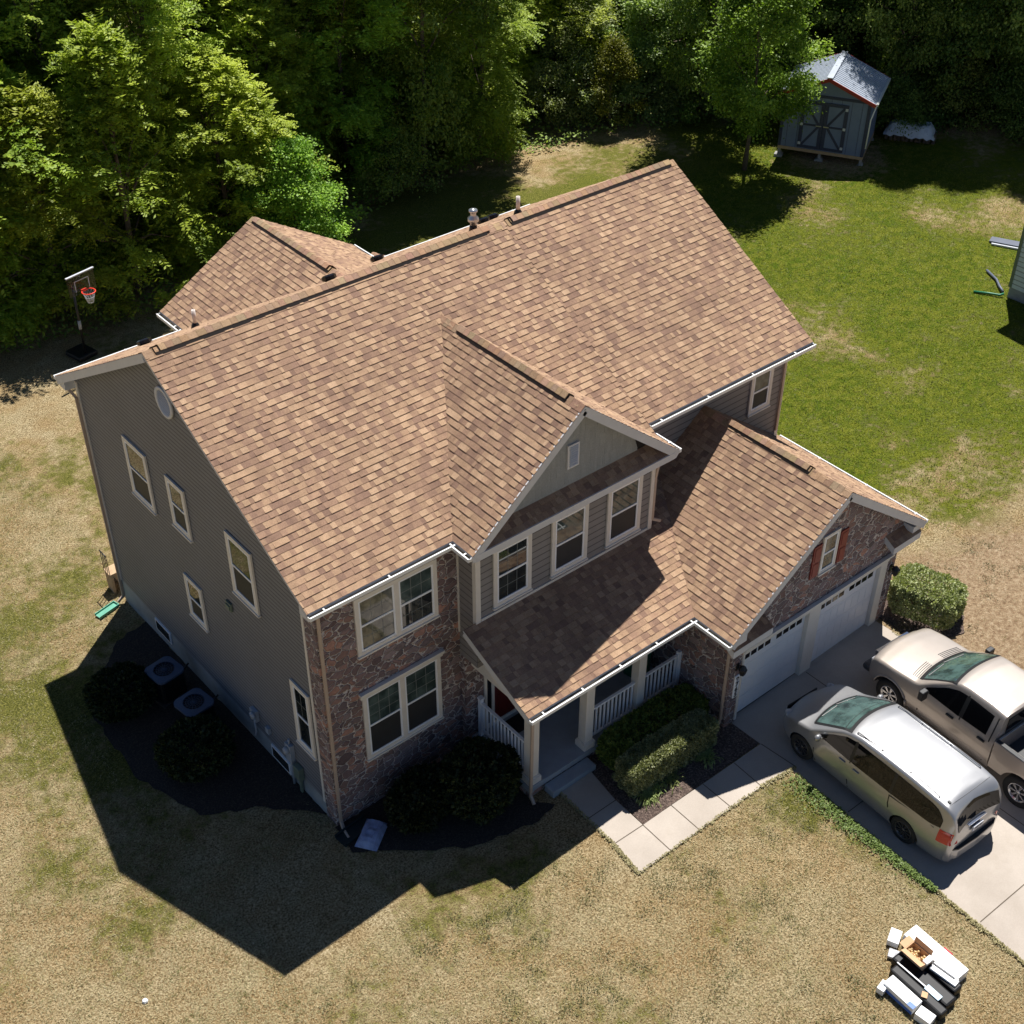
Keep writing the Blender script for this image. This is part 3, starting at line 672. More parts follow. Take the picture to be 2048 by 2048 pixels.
mb = MB(); mb.box((4.53, -.25, .66), (5.44, -.205, 2.72)); d = mb.build('front_door', 'door', house)
mb = MB()
for (a, b), (e, f) in (((4.63, 4.93), (.85, 1.5)), ((5.04, 5.34), (.85, 1.5)), ((4.63, 4.93), (1.65, 2.55)), ((5.04, 5.34), (1.65, 2.55))): mb.box((a, -.262, e), (b, -.251, f))
mb.build('door_panel', 'door', d)
mb = MB(); mb.lathe([(0, 0), (.03, 0), (.035, .03), (.02, .06), (0, .065)], Matrix.Translation((5.37, -.25, 1.6)) @ Matrix.Rotation(PI/2, 4, 'X'), 12); mb.build('door_knob', 'galv', d)
mb = MB(); mb.box((4.23, -.25, .56), (4.3, -.202, 2.85)); mb.box((4.44, -.25, .56), (4.525, -.202, 2.85)); mb.box((5.45, -.25, .56), (5.54, -.202, 2.85)); mb.box((4.23, -.25, 2.851), (5.54, -.202, 2.98)); mb.box((4.3, -.27, .552), (5.45, -.202, .65)); mb.build('door_frame', 'trim', house)
mb = MB(); mb.box((4.301, -.23, .66), (4.439, -.205, 2.8)); mb.build('sidelight', 'blackg', house)
# meters and pipes on the left wall
mb = MB(); mb.box((-.13, 1.63, .75), (-.016, 1.87, 1.35)); mb.lathe([(0, 0), (.1, 0), (.1, .06), (.08, .1), (0, .11)], Matrix.Translation((-.13, 1.75, 1.18)) @ Matrix.Rotation(-PI/2, 4, 'Y'), 18)
mb.tube([(-.07, 1.75, .75), (-.07, 1.75, -.05)], .035); mb.tube([(-.07, 1.75, 1.35), (-.07, 1.75, 1.5)], .03); mb.build('electric_meter', 'meter', house)
mb = MB(); mb.box((-.16, 1.3, .45), (-.016, 1.55, .85)); mb.box((-.1, 1.36, -.05), (-.05, 1.46, .449)); mb.build('utility_box', 'mgreen', house, bevel=.01)
mb = MB(); mb.box((-.12, 3.25, .85), (-.016, 3.5, 1.2)); mb.lathe([(0, 0), (.1, 0), (.1, .08), (0, .09)], Matrix.Translation((-.12, 3.3, 1.1)) @ Matrix.Rotation(-PI/2, 4, 'Y'), 18); mb.tube([(-.08, 3.4, .86), (-.08, 3.4, .4), (-.12, 3.4, .3)], .025); mb.build('gas_meter', 'meter', house)
mb = MB(); mb.box((-.1, 2.7, .86), (-.016, 2.84, 1.05)); mb.build('cable_box', 'meter', house)
# roof vents and pipes on the rear slope
def on_back(x, y): return V3((x, y, zB(y)))
for x, y in ((1.74, 10.14), (5.9, 7.9), (8.7, 9.9), (12.2, 9.6), (12.95, 10.1)):
    b = on_back(x, y); mb = MB(); Mx = Matrix.Translation(b) @ Matrix.Rotation(-math.atan(PM), 4, 'X')
    mb.box((-.2, -.2, .0), (.2, .2, .02), Mx); mb.lathe([(0, .17), (.14, .165), (.2, .13), (.2, .05), (.12, .02)], Mx, 10, smooth=False); mb.build('roof_vent', 'blackg', main_roof)
def pipe(x, y, r_, h, fancy=False):
    b = on_back(x, y); mb = MB(); mb.use('black'); mb.lathe([(.13, -.06), (.1, .08), (r_+.01, .14), (r_, .15)], Matrix.Translation(b), 16); mb.use('galv' if fancy else 'pvc')
    pr_ = [(r_, .1), (r_, h), (r_-.015, h), (r_-.015, .1)]
    if fancy: pr_ = [(r_, .1), (r_, h-.2), (r_+.06, h-.18), (r_+.06, h-.1), (r_-.01, h-.04), (r_-.01, h+.06), (r_+.03, h+.08), (r_+.03, h+.12), (0, h+.15)]
    mb.lathe(pr_, Matrix.Translation(b), 18); mb.build('flue_pipe' if fancy else 'vent_pipe', parent=main_roof)
pipe(2.88, 9.54, .05, .5); pipe(9.7, 6.9, .085, .45, True); pipe(11.2, 6.9, .055, .5)
# ------------------------------------------------------------------ ground
def sstep(a, b, x):
    t = np.clip((x-a)/(b-a), 0, 1); return t*t*(3-2*t)
def pnoise(X, Y, sc, seed=0, oct=4):
    o = np.empty(X.shape); f = o.ravel(); xs_ = X.ravel(); ys_ = Y.ravel()
    for i in range(len(f)): f[i] = noise.fractal(V3((xs_[i]*sc+seed, ys_[i]*sc-seed, seed*.7)), 1.0, 2.0, oct)
    return f.reshape(X.shape)
G_ = {}
def make_ground():
    ax = np.concatenate([np.arange(-400, -20, 38), np.arange(-20, 72, .42), np.arange(72, 460, 38)])
    ay = np.concatenate([np.arange(-300, -20, 28), np.arange(-20, 60, .42), np.arange(60, 460, 40)])
    X, Y = np.meshgrid(ax, ay)
    n1 = pnoise(X, Y, .16, 3.1); n2 = pnoise(X, Y, .5, 9.7, 3)
    green = .25+.26*n1+.24*n2
    def blob(cx, cy, rx, ry, a, ang=0):
        c, s = math.cos(ang), math.sin(ang); u = ((X-cx)*c+(Y-cy)*s)/rx; v = (-(X-cx)*s+(Y-cy)*c)/ry
        return a*np.exp(-(u*u+v*v))
    lawn = sstep(16.2, 19.5, X+.25*n1*6+.10*(Y-2))*sstep(-4.6, -1.6, Y+.6*n2*2-np.interp(X, [16, 17.5, 20, 22, 40], [4.5, 3.0, .2, -.2, -.4]))
    lawn *= 1-.8*sstep(15, 21, Y-np.clip(.5*(X-24), 0, 9)+n1*4)
    green = green*(1-lawn)+lawn*(.74+.34*n1+.2*n2)
    green += blob(-2.5, 10.8, 2.6, 2.0, .35)+blob(-3.8, 6.6, 1.6, 3, .22)+blob(1.5, -3.6, 2.6, 1.6, .2)+blob(-4.5, 3, 2.5, 4, .1)
    green += blob(22, 24, 6, 5, .42)+blob(28, 22, 5, 5, .3)-blob(29.5, 28, 4, 3, .5)-blob(24, 4.5, 3, 1.2, .2)-blob(39.8, 7.2, 2.0, 2.4, .5)-blob(33.5, 5.5, 1.2, 2.0, .25)
    green -= blob(16.2, 5, 2.0, 6, .35)+blob(22, -1.6, 3.2, 1.3, .1)+blob(33, 13, 1.5, .8, .15)
    green += .06*n2-.03
    green += blob(8.3, -6.6, .5, .8, .5)+blob(8.6, -9.5, .45, 3.2, .4)
    front = sstep(-1.5, -6, Y)*sstep(0, 5, X)*sstep(12, 9, X); green -= .12*front
    dirt = blob(17.5, -5.5, 4.5, 3.0, 1.1)+blob(22, -7.9, 7, 2.6, .9)+blob(16.3, 2.5, .7, 4.5, .65)+.25*n2
    dirt += blob(30, 30, 5, 3.2, .8)+blob(38.6, 17.0, 3.2, 2.6, .9)+blob(-.9, 5, .9, 6, .5)+blob(40, 7, 2, 2.5, .45)
    Fd = .642*(X+9.9)+.767*(Y+18.1); Ld = .767*(X+9.9)-.642*(Y+18.1)
    wood = sstep(0, 3, Fd-np.interp(Ld, [-40, -20, -10, -4, 5, 11, 23, 40], [42, 43, 47, 58, 62, 62, 58, 56])+n1*2)
    green *= (1-.9*wood); dirt = np.clip(dirt+wood*.9, 0, 1.2)
    Z = GA*np.clip(X, -30, 80)+GB*np.clip(Y, -40, 90)+.012*n2-.006
    # keep clear of paving
    pave = ((X > 3.6) & (X < 16.5) & (Y < -1) & (Y > -40))
    Z = np.where(pave, GA*X+GB*Y-.012, Z)
    me = bpy.data.meshes.new('ground'); ny, nx = X.shape
    G_.update(ax=ax, ay=ay, green=green, dirt=dirt, lawn=lawn)
    V = np.stack([X, Y, Z], -1).reshape(-1, 3)
    idx = np.arange(nx*ny).reshape(ny, nx)
    F = np.stack([idx[:-1, :-1], idx[:-1, 1:], idx[1:, 1:], idx[1:, :-1]], -1).reshape(-1, 4)
    me.from_pydata([], [], []); me.vertices.add(len(V)); me.vertices.foreach_set('co', V.ravel())
    me.loops.add(F.size); me.loops.foreach_set('vertex_index', F.ravel()); me.polygons.add(len(F))
    me.polygons.foreach_set('loop_start', np.arange(0, F.size, 4)); me.update(); me.validate()
    ca = me.color_attributes.new('Col', 'FLOAT_COLOR', 'POINT')
    C4 = np.stack([np.clip(green, 0, 1.3), np.clip(dirt, 0, 1), lawn, np.ones_like(X)], -1); ca.data.foreach_set('color', C4.astype(np.float32).ravel())
    me.polygons.foreach_set('use_smooth', [True]*len(F))
    o = bpy.data.objects.new('ground', me); COL.objects.link(o); tag(o, 'dry mottled lawn with green patches', 'ground', kind='structure')
    t = NT('lawn'); p = t.geo(); a = t.n('Attribute', attribute_name='Col').outputs['Color']; sp_ = t.n('SeparateColor'); t.l(a, sp_.inputs[0])
    fine = t.noise(22, 5, .75, p); mid = t.noise(3.0, 4, .6, p); big = t.noise(.8, 4, .6, p); vf = t.noise(42, 3, .7, p)
    g = t.math('ADD', t.math('ADD', sp_.outputs[0], t.math('MULTIPLY', t.math('SUBTRACT', mid, .5), 1.1)), t.math('MULTIPLY', t.math('SUBTRACT', fine, .5), .95))
    dry = t.ramp(fine, [(.30, lin(86, 74, 50)), (.42, lin(138, 120, 86)), (.52, lin(186, 167, 128)), (.66, lin(228, 212, 174))])
    dry = t.mix(t.ramp(big, [(.38, (0,)*3), (.62, (.8,)*3)]), dry, t.mix(1, dry, (.84, .73, .62), 'MULTIPLY'))
    dry = t.mix(t.ramp(t.noise(.33, 5, .65, p), [(.42, (0,)*3), (.62, (.6,)*3)]), dry, t.mix(1, dry, (1.06, 1.02, .98), 'MULTIPLY'))
    grn = t.ramp(fine, [(.30, lin(50, 52, 20)), (.5, lin(108, 108, 48)), (.70, lin(176, 166, 96))])
    lush = t.mix(t.ramp(mid, [(.38, (0,)*3), (.62, (1,)*3)]), t.ramp(fine, [(.30, lin(46, 60, 8)), (.5, lin(80, 100, 16)), (.7, lin(122, 136, 44))]), t.ramp(fine, [(.30, lin(72, 78, 14)), (.5, lin(114, 120, 32)), (.7, lin(162, 162, 74))]))
    grn = t.mix(sp_.outputs[2], grn, lush)
    c = t.mix(t.ramp(g, [(.32, (0,)*3), (.62, (1,)*3)]), dry, grn)
    drt = t.ramp(t.noise(9, 6, .7, p), [(.3, lin(132, 104, 78)), (.52, lin(180, 154, 122)), (.72, lin(212, 190, 158))])
    dm = t.math('ADD', sp_.outputs[1], t.math('ADD', t.math('MULTIPLY', t.math('SUBTRACT', fine, .5), .7), t.math('MULTIPLY', t.math('SUBTRACT', mid, .5), .9)))
    c = t.mix(t.ramp(dm, [(.42, (0,)*3), (.75, (1,)*3)]), c, drt)
    weed = t.ramp(t.math('MULTIPLY', t.noise(1.9, 6, .8, p), 1.0), [(.635, (0,)*3), (.68, (.75,)*3)])
    c = t.mix(weed, c, lin(92, 92, 44))
    c = t.mix(1, c, t.ramp(vf, [(.3, (.78,)*3), (.7, (1.2,)*3)]), 'MULTIPLY')
    t.col(c); t.set(Roughness=.95, Specular_IOR_Level=.1)
    t.bump(t.math('ADD', fine, t.math('MULTIPLY', vf, .6)), .09); me.materials.append(t.m)
make_ground()
def sheet(name, pts, mat, h, th=.06, label=None, cat=None, joints=()):
    mb = MB(); mb.use(mat); mb.prism([(x, y, gz(x, y)+h) for x, y in pts], (0, 0, -th))
    if joints:
        mb.use('joint')
        for (a, b) in joints:
            d = V3((b[0]-a[0], b[1]-a[1], 0)).normalized(); s = V3((-d.y, d.x, 0))*.011
            q = [V3((*a, 0))-s, V3((*b, 0))-s, V3((*b, 0))+s, V3((*a, 0))+s]; mb.face([(v.x, v.y, gz(v.x, v.y)+h+.004) for v in q])
    o = mb.build(name); return tag(o, label, cat, kind='structure')
DX = lambda y: 9.2-(-4.79-y)*.062
drv = [(XG0+.27, YG-.02), (9.21, -4.79), (9.02, -7.5), (8.8, -10.5), (8.66, -12.6), (8.35, -18), (8.0, -40), (13.4, -40), (13.9, -18), (14.55, -9), (14.85, -5), (14.85, YG-.02)]
sheet('driveway', drv, 'concrete', .015, .1, 'pale concrete driveway in front of the garage', 'driveway',
      [((11.95, -3.9), (11.75, -12)), ((9.12, -7.55), (14.6, -7.75)), ((8.86, -11.3), (14.3, -11.5)), ((11.75, -12), (11.4, -24)), ((8.6, -14.9), (14.1, -15.1))])
sheet('garage_apron', [(9.28, YG+.16), (9.28, YG-.02), (14.8, YG-.02), (14.8, YG+.16)], 'concrete', .02, .1, 'concrete sill at the garage doors', 'apron')
walk = [(4.5, -2.72), (4.42, -4.65), (4.28, -5.62), (6.17, -5.66), (7.2, -5.69), (8.2, -5.72), (9.28, -5.86), (9.205, -4.80), (8.3, -4.78), (7.2, -4.75), (6.2, -4.72), (5.3, -4.7), (5.34, -3.7), (5.5, -2.72)]
mbw = MB(); mbw.use('concrete')
for P4 in ([walk[0], walk[1], walk[11], walk[12], walk[13]], [walk[1], walk[2], walk[3], walk[10], walk[11]], [walk[3], walk[4], walk[9], walk[10]], [walk[4], walk[5], walk[8], walk[9]], [walk[5], walk[6], walk[7], walk[8]]):
    mbw.prism([(x, y, gz(x, y)+.03) for x, y in P4], (0, 0, -.1))
mbw.use('joint')
for a, b in (((4.46, -3.73), (5.34, -3.75)), ((4.42, -4.66), (5.3, -4.7)), ((5.3, -4.7), (5.26, -5.64)), ((6.2, -4.72), (6.17, -5.66)), ((7.22, -4.76), (7.2, -5.69)), ((8.26, -4.79), (8.2, -5.72)), ((9.203, -4.82), (9.27, -5.85))):
    d = V3((b[0]-a[0], b[1]-a[1], 0)).normalized(); s = V3((-d.y, d.x, 0))*.011
    q = [V3((*a, 0))-s, V3((*b, 0))-s, V3((*b, 0))+s, V3((*a, 0))+s]; mbw.face([(v.x, v.y, gz(v.x, v.y)+.034) for v in q])
tag(mbw.build('sidewalk'), 'L-shaped concrete path from the porch step to the driveway', 'path', kind='structure')
def patch(name, pts, mat, h, label, cat, seed=1, amp=.05):
    bm = bmesh.new(); vs = []; r_ = random.Random(seed)
    n = len(pts); out = []
    for i in range(n):
        a, b = V3((*pts[i], 0)), V3((*pts[(i+1) % n], 0)); L = (b-a).length; k = max(1, int(L/.2))
        for j in range(k):
            q = a.lerp(b, j/k)
            if j: q += V3((r_.uniform(-amp, amp), r_.uniform(-amp, amp), 0))
            out.append(q)
    f = bm.faces.new([bm.verts.new((q.x, q.y, gz(q.x, q.y)+h)) for q in out])
    bmesh.ops.triangulate(bm, faces=[f]); me = bpy.data.meshes.new(name); bm.to_mesh(me); bm.free(); me.materials.append(M[mat])
    o = bpy.data.objects.new(name, me); COL.objects.link(o); return tag(o, label, cat, kind='structure')
patch('mulch_bed', [(5.36, -2.73), (5.55, -2.34), (XG0, -2.34), (XG0, YG), (9.2, YG-.05), (9.19, -4.76), (5.33, -4.68), (5.36, -3.7)], 'mulch', .008, 'bark mulch bed between the hedge and the path', 'garden bed', 2, .012)
patch('mulch_bed', [(-.1, -.03), (3.83, -.03), (3.83, -2.5), (4.2, -2.9), (3.4, -3.0), (1.8, -2.5), (.6, -1.5), (-.2, -.9)], 'mulch_shade', .02, 'shaded mulch bed under the stone wall', 'garden bed', 3)
patch('mulch_bed', [(0, .4), (0, 9.5), (-1.0, 9.3), (-2.7, 7.6), (-2.9, 4.5), (-2.3, 2.4), (-1.0, 1.6)], 'mulch_shade', .02, 'shaded mulch bed beside the left wall', 'garden bed', 4)
patch('mulch_bed', [(15.2, -2.6), (17.1, -3.6), (17.4, -4.9), (16.2, -5.7), (15.0, -5.2), (15.0, YG), (15.2, YG)], 'mulch', .02, 'mulch bed under the clipped bush by the garage', 'garden bed', 5)

# ------------------------------------------------------------------ foliage
def leaf_mesh(name, C, A, Wd, L, Wl, col, mats, fold=.0):
    """C centres (n,3), A axis unit (n,3), Wd width dir unit, L,Wl arrays; one rhombic leaf each"""
    n = len(C); L = L[:, None]; Wl = Wl[:, None]
    v = np.empty((n, 4, 3)); v[:, 0] = C; v[:, 1] = C+A*L*.5+Wd*Wl*.5; v[:, 2] = C+A*L; v[:, 3] = C+A*L*.5-Wd*Wl*.5
    nrm = np.cross(A, Wd); v[:, 2] -= nrm*L*.10; v[:, 0] -= nrm*L*.04
    me = bpy.data.meshes.new(name); me.vertices.add(n*4); me.vertices.foreach_set('co', v.ravel())
    me.loops.add(n*4); me.loops.foreach_set('vertex_index', np.arange(n*4)); me.polygons.add(n); me.polygons.foreach_set('loop_start', np.arange(0, n*4, 4))
    me.update()
    ca = me.color_attributes.new('Col', 'FLOAT_COLOR', 'POINT'); c4 = np.ones((n, 4, 4), np.float32); c4[:, :, 0] = col[:, None]; c4[:, :, 1] = col[:, None]
    ca.data.foreach_set('color', c4.ravel()); me.materials.append(M[mats]); return me
def unit(a): return a/np.maximum(np.linalg.norm(a, axis=-1, keepdims=True), 1e-6)
def crown_mesh(name, seed, H, Rad, zb, kind, mat, clumps=90, fr=34, leaf=.15, shape='dome', cr=.75, flat=.26, amp=.55, inn=.38):
    r_ = np.random.default_rng(seed)
    CC = []; k = 0
    while k < clumps:
        t_ = r_.random()**.85; th = r_.uniform(0, 2*PI)
        low = {'dome': .72, 'round': .45, 'cone': .6}[shape]; ex = {'dome': .62, 'round': .55, 'cone': .95}[shape]
        prof = (low+(1-low)*min(1, t_/.25))*(1-t_**2.0)**ex
        lob = .80+amp*noise.noise(V3((math.cos(th)*1.6+seed, math.sin(th)*1.6, t_*3.2+seed)))
        rr = max(0, prof*lob*1.15)*Rad*r_.uniform(inn, 1.0)**.5
        c = np.array([math.cos(th)*rr, math.sin(th)*rr, zb+(H-zb)*t_])
        CC.append(c); k += 1
    CC = np.array(CC); ctr = np.array([0, 0, zb+(H-zb)*.42])
    Ls, As, Ws, Ll, Wl, Cl = [], [], [], [], [], []
    for c in CC:
        tint = np.clip(r_.normal(.42, .2), 0, 1); outd = unit((c-ctr)[None])[0]; R1 = cr*r_.uniform(.7, 1.3)
        nf = int(fr*r_.uniform(.7, 1.3))
        p = r_.normal(size=(nf, 3))*np.array([.5, .5, flat])*R1; base = c+p
        d = unit(p*1.2+outd*.5*R1+r_.normal(size=(nf, 3))*.22+np.array([0, 0, .12])); d[:, 2] *= .6; d = unit(d)
        if kind == 'frond':
            npair = 5; FL = r_.uniform(.32, .6, nf)*leaf/.15
            side = unit(np.cross(d, np.array([0, 0, 1.0]))+r_.normal(size=(nf, 3))*.15)
            for j in range(npair):
                t = (j+.6)/npair
                for s in (-1, 1):
                    o = base+d*(FL*t)[:, None]-np.array([0, 0, 1.0])*((FL*t*t)*.35)[:, None]
                    a = unit(side*s+d*.45+r_.normal(size=(nf, 3))*.12-np.array([0, 0, .25]))
                    w = unit(np.cross(a, np.array([0, 0, 1.0])+r_.normal(size=(nf, 3))*.35))
                    Ls.append(o); As.append(a); Ws.append(w); Ll.append(FL*.36*r_.uniform(.8, 1.2, nf)); Wl.append(FL*.17*r_.uniform(.8, 1.2, nf))
                    Cl.append(np.clip(tint+r_.normal(0, .12, nf)+.12*(c[2]-zb)/(H-zb), 0, 1))
        else:
            m_ = nf*6; q = r_.normal(size=(m_, 3))*np.array([.52, .52, flat*1.25])*R1; o = c+q
            a = unit(r_.normal(size=(m_, 3))+outd*.7-np.array([0, 0, .3])); w = unit(np.cross(a, np.array([0, 0, 1.0])+r_.normal(size=(m_, 3))*.42))
            Ls.append(o); As.append(a); Ws.append(w); s_ = leaf*r_.uniform(.6, 1.3, m_); Ll.append(s_); Wl.append(s_*.72)
            Cl.append(np.clip(tint+r_.normal(0, .15, m_), 0, 1))
    return leaf_mesh(name, np.concatenate(Ls), np.concatenate(As), np.concatenate(Ws), np.concatenate(Ll), np.concatenate(Wl), np.concatenate(Cl), mat), CC
def trunk_mesh(name, seed, H, CC, r0=.16, lean=.4, n=14):
    r_ = random.Random(seed); mb = MB(); pts = []; lx, ly = r_.uniform(-lean, lean), r_.uniform(-lean, lean)
    for i in range(6): t = i/5; pts.append(V3((lx*t+.12*math.sin(t*5+seed), ly*t+.1*math.cos(t*4+seed), H*.82*t)))
    mb.tube(pts, [r0*(1.25 if i == 0 else 1)*(1-.82*i/5) for i in range(6)], 8)
    for c in r_.sample(list(range(len(CC))), min(n, len(CC))):
        c = V3(CC[c]); t = max(.25, min(.9, (c.z/H)*.75)); k = t*5; i = min(4, int(k)); b = pts[i].lerp(pts[i+1], k-i)
        mid = b.lerp(c, .5)+V3((0, 0, .12*(c-b).length)); mb.tube([b, mid, c], [r0*.38*(1-t*.5), r0*.22, r0*.06], 5, caps=False)
    return mb.build(name, 'bark')
TREES = {}
def tree_proto(key, seed, H, Rad, zb, kind, mat, **k):
    tk = k.pop('trunk', .16); me, CC = crown_mesh('crown', seed, H, Rad, zb, kind, mat, **k)
    tr = trunk_mesh('trunk', seed, H, CC, tk); tm = tr.data; bpy.data.objects.remove(tr)
    TREES[key] = (me, tm)
def put_tree(key, x, y, name, label, cat='tree', group=None, rz=None, s=1.0, sz=1.0):
    rz = rng.uniform(0, 6.28) if rz is None else rz
    e = empty(name, (x, y, gz(min(x, 80), min(y, 90))-.05), rz, label, cat, group); e.scale = (s, s, s*sz)
    for nm, me in zip(('crown', 'trunk'), TREES[key]):
        o = bpy.data.objects.new(nm, me); COL.objects.link(o); o.parent = e
    return e
tree_proto('loc1', 11, 10.0, 3.3, .3, 'frond', 'leaf_y', clumps=140, fr=36, cr=.58, amp=.8)
tree_proto('loc2', 12, 7.5, 2.7, .3, 'frond', 'leaf_y', clumps=105, fr=36, cr=.55, amp=.8)
tree_proto('ash1', 13, 9.5, 3.1, .4, 'frond', 'leaf_v', clumps=130, fr=36, cr=.58, flat=.26, amp=.9, inn=.3)
tree_proto('ash2', 14, 14.0, 3.6, .5, 'frond', 'leaf_v', clumps=190, fr=40, cr=.62, flat=.26, amp=.95, inn=.3)
tree_proto('brd1', 15, 7.5, 2.9, .1, 'broad', 'leaf_b', clumps=90, fr=46, leaf=.15, cr=.75, flat=.22, amp=.8)
tree_proto('brd3', 25, 7.5, 2.9, .1, 'broad', 'leaf_m', clumps=90, fr=46, leaf=.15, cr=.7, flat=.22, amp=.8)
tree_proto('brd2', 16, 14.0, 3.5, .4, 'broad', 'leaf_g', clumps=190, fr=48, leaf=.15, cr=.65, flat=.26, amp=.95, inn=.3)
tree_proto('drk1', 17, 15.5, 3.6, .2, 'broad', 'leaf_d', clumps=210, fr=48, leaf=.15, cr=.68, flat=.28, amp=.9, inn=.3)
tree_proto('map1', 18, 10.0, 2.9, 2.5, 'broad', 'leaf_m', clumps=165, fr=46, leaf=.13, cr=.55, trunk=.10, shape='round')
tree_proto('olv1', 19, 4.2, 1.5, .3, 'broad', 'leaf_o', clumps=50, fr=40, leaf=.09, cr=.4, trunk=.07, shape='cone')
tree_proto('bsh1', 20, 3.4, 2.0, .0, 'broad', 'leaf_b', clumps=50, fr=40, leaf=.12, cr=.55, trunk=.05)
tree_proto('bsh2', 21, 3.2, 2.0, .0, 'frond', 'leaf_y', clumps=46, fr=26, cr=.55, trunk=.05, leaf=.13)
tree_proto('bsh3', 22, 3.0, 2.0, .0, 'broad', 'leaf_d', clumps=46, fr=40, cr=.6, trunk=.05, leaf=.12)
CAMX, CAMY = -9.9, -18.1
def fl(F, L): return (CAMX+.642*F+.767*L, CAMY+.767*F-.642*L)
# trees one can single out along the edge of the wood: (key, depth, lateral, scale, name, label)
EDGE = [
 ('loc1', 45.2, -19.6, 1.05, 1.12, 'tree', 'bright yellow-green tree at the left edge, tallest of the front trees'),
 ('loc2', 45.6, -17.2, .95, 1.2, 'tree', 'feathery yellow-green tree hanging over the left of the basketball hoop'),
 ('loc2', 47.0, -14.6, 1.0, 1.35, 'tree', 'feathery light green tree behind the basketball hoop'),
 ('loc1', 50.5, -11.6, .9, .9, 'tree', 'feathery yellow-green tree at the wood edge, just left of the rear wing peak'),
 ('brd3', 49.6, -8.7, .78, .84, 'tree', 'small glossy green broadleaf tree right above the peak of the rear wing roof'),
 ('ash2', 56.5, -9.6, .85, 1.12, 'tree', 'tall dark feathery tree just behind the glossy broadleaf tree'),
 ('ash2', 57.2, -7.4, .9, 1.15, 'tree', 'mid-green tree at the bend of the wood edge behind the house'),
 ('brd2', 57.9, -4.0, .9, 1.25, 'tree', 'tall broadleaf tree where the wood meets the shaded back lawn'),
 ('ash2', 59.2, -1.5, .85, 1.25, 'tree', 'mid-green tree above the left end of the sunny gap'),
 ('loc1', 66.0, 1.2, 1.0, .92, 'tree', 'bright yellow-green tree at the top middle of the photo'),
 ('brd1', 65.2, 3.6, .9, .75, 'tree', 'pale cool-green tree left of the olive bush'),
 ('brd1', 65.6, 6.3, .95, .85, 'tree', 'pale cool-green tree between the olive bush and the young maple'),
 ('brd2', 64.0, 9.6, .9, 1.3, 'tree', 'tall green tree right behind the young maple'),
 ('brd2', 65.5, 12.8, .9, .8, 'tree', 'green tree directly behind the grey shed'),
 ('drk1', 62.8, 18.4, .85, 1.2, 'tree', 'dark tree just right of the grey shed'),
 ('drk1', 62.5, 21.2, .9, 1.15, 'tree', 'dark tree behind the tarp-covered pile'),
 ('drk1', 61.0, 24.2, .9, 1.2, 'tree', 'dark tree above the right back corner of the lawn'),
 ('drk1', 59.5, 27.0, .9, 1.15, 'tree', 'dark tree at the right edge of the photo'),
]
for k, F, L, s, sz, nm, lb in EDGE:
    x, y = fl(F, L); put_tree(k, x, y, nm, lb, group='trees along the edge of the wood', s=s, sz=sz)
x, y = 34.6, 18.8; put_tree('map1', x, y, 'maple_tree', 'young maple with a bare grey trunk standing on the lawn left of the shed', s=1.0)
x, y = fl(62.6, 4.7); put_tree('olv1', x, y, 'olive_bush', 'olive-yellow conical bush at the back of the lawn, left of the maple', 'bush')
SHR = [('bsh1', 63.4, 3.4, .95, 'cool-green shrub just left of the olive bush'), ('bsh1', 64.0, 6.2, 1.0, 'cool-green shrub just right of the olive bush'), ('bsh2', 63.6, .2, .95, 'yellow-green shrub at the back of the sunny gap, below the bright tree'), ('bsh1', 60.6, -3.2, .9, 'leafy cool-green shrub at the left end of the sunny gap'), ('bsh1', 62.8, 1.6, .85, 'pale cool-green shrub at the back of the sunny gap, left of the olive bush'),
       ('bsh2', 61.8, -1.0, .8, 'low feathery shrub in the middle of the sunny gap'), ('bsh2', 47.2, -16.6, .9, 'feathery shrub under the trees left of the basketball hoop'),
       ('bsh2', 50.2, -9.0, .8, 'feathery shrub above the left slope of the rear wing roof'), ('bsh3', 55.2, -5.2, .9, 'dark shrub in the shade behind the rear wing'),
       ('bsh1', 63.8, 8.3, .9, 'pale shrub between the olive bush and the maple trunk'), ('bsh3', 64.0, 14.6, .9, 'dark shrub right behind the shed corner'),
       ('bsh3', 60.8, 17.6, .8, 'dark shrub just right of the shed downspout'), ('bsh3', 61.6, 20.8, 1.0, 'dark shrub behind the tarp-covered pile'), ('bsh3', 59.8, 23.6, .9, 'dark shrub at the right end of the back lawn')]
for k, F, L, s, lb in SHR:
    x, y = fl(F, L); put_tree(k, x, y, 'shrub', lb, 'shrub', 'shrubs along the edge of the wood', s=s)
# the wood behind
r2 = random.Random(5); fr_e = lambda L: float(np.interp(L, [-40, -20, -10, -4, 5, 11, 23, 40], [44, 46, 51, 61, 66, 67, 64.5, 60]))
KT = {'drk1': 'dark broadleaf tree', 'brd2': 'tall broadleaf tree', 'ash2': 'tall feathery tree', 'loc1': 'yellow-green tree', 'ash1': 'feathery mid-green tree', 'brd1': 'pale cool-green tree'}
USED = set()
RO = ['in the second wood row', 'in the third wood row', 'in the fourth wood row', 'deep in the wood']
def where(F, L):
    a = L/F
    for lim, t in ((-.36, 'at the far left'), (-.28, 'above the basketball hoop'), (-.20, 'left of the rear wing peak'), (-.13, 'right of the rear wing peak'), (-.06, 'above the tall flue pipe'), (0, 'above the main ridge'), (.06, 'at the top middle'), (.11, 'left of the maple'), (.17, 'behind the maple'), (.22, 'behind the shed'), (.28, 'right of the shed'), (.33, 'above the tarp pile'), (9, 'at the far right')):
        if a < lim: return t
put_tree('ash2', *fl(49.8, -17.8), 'tree', 'tall feathery tree just behind the bright tree at the left edge', group='trees along the edge of the wood', s=.9, sz=1.35)
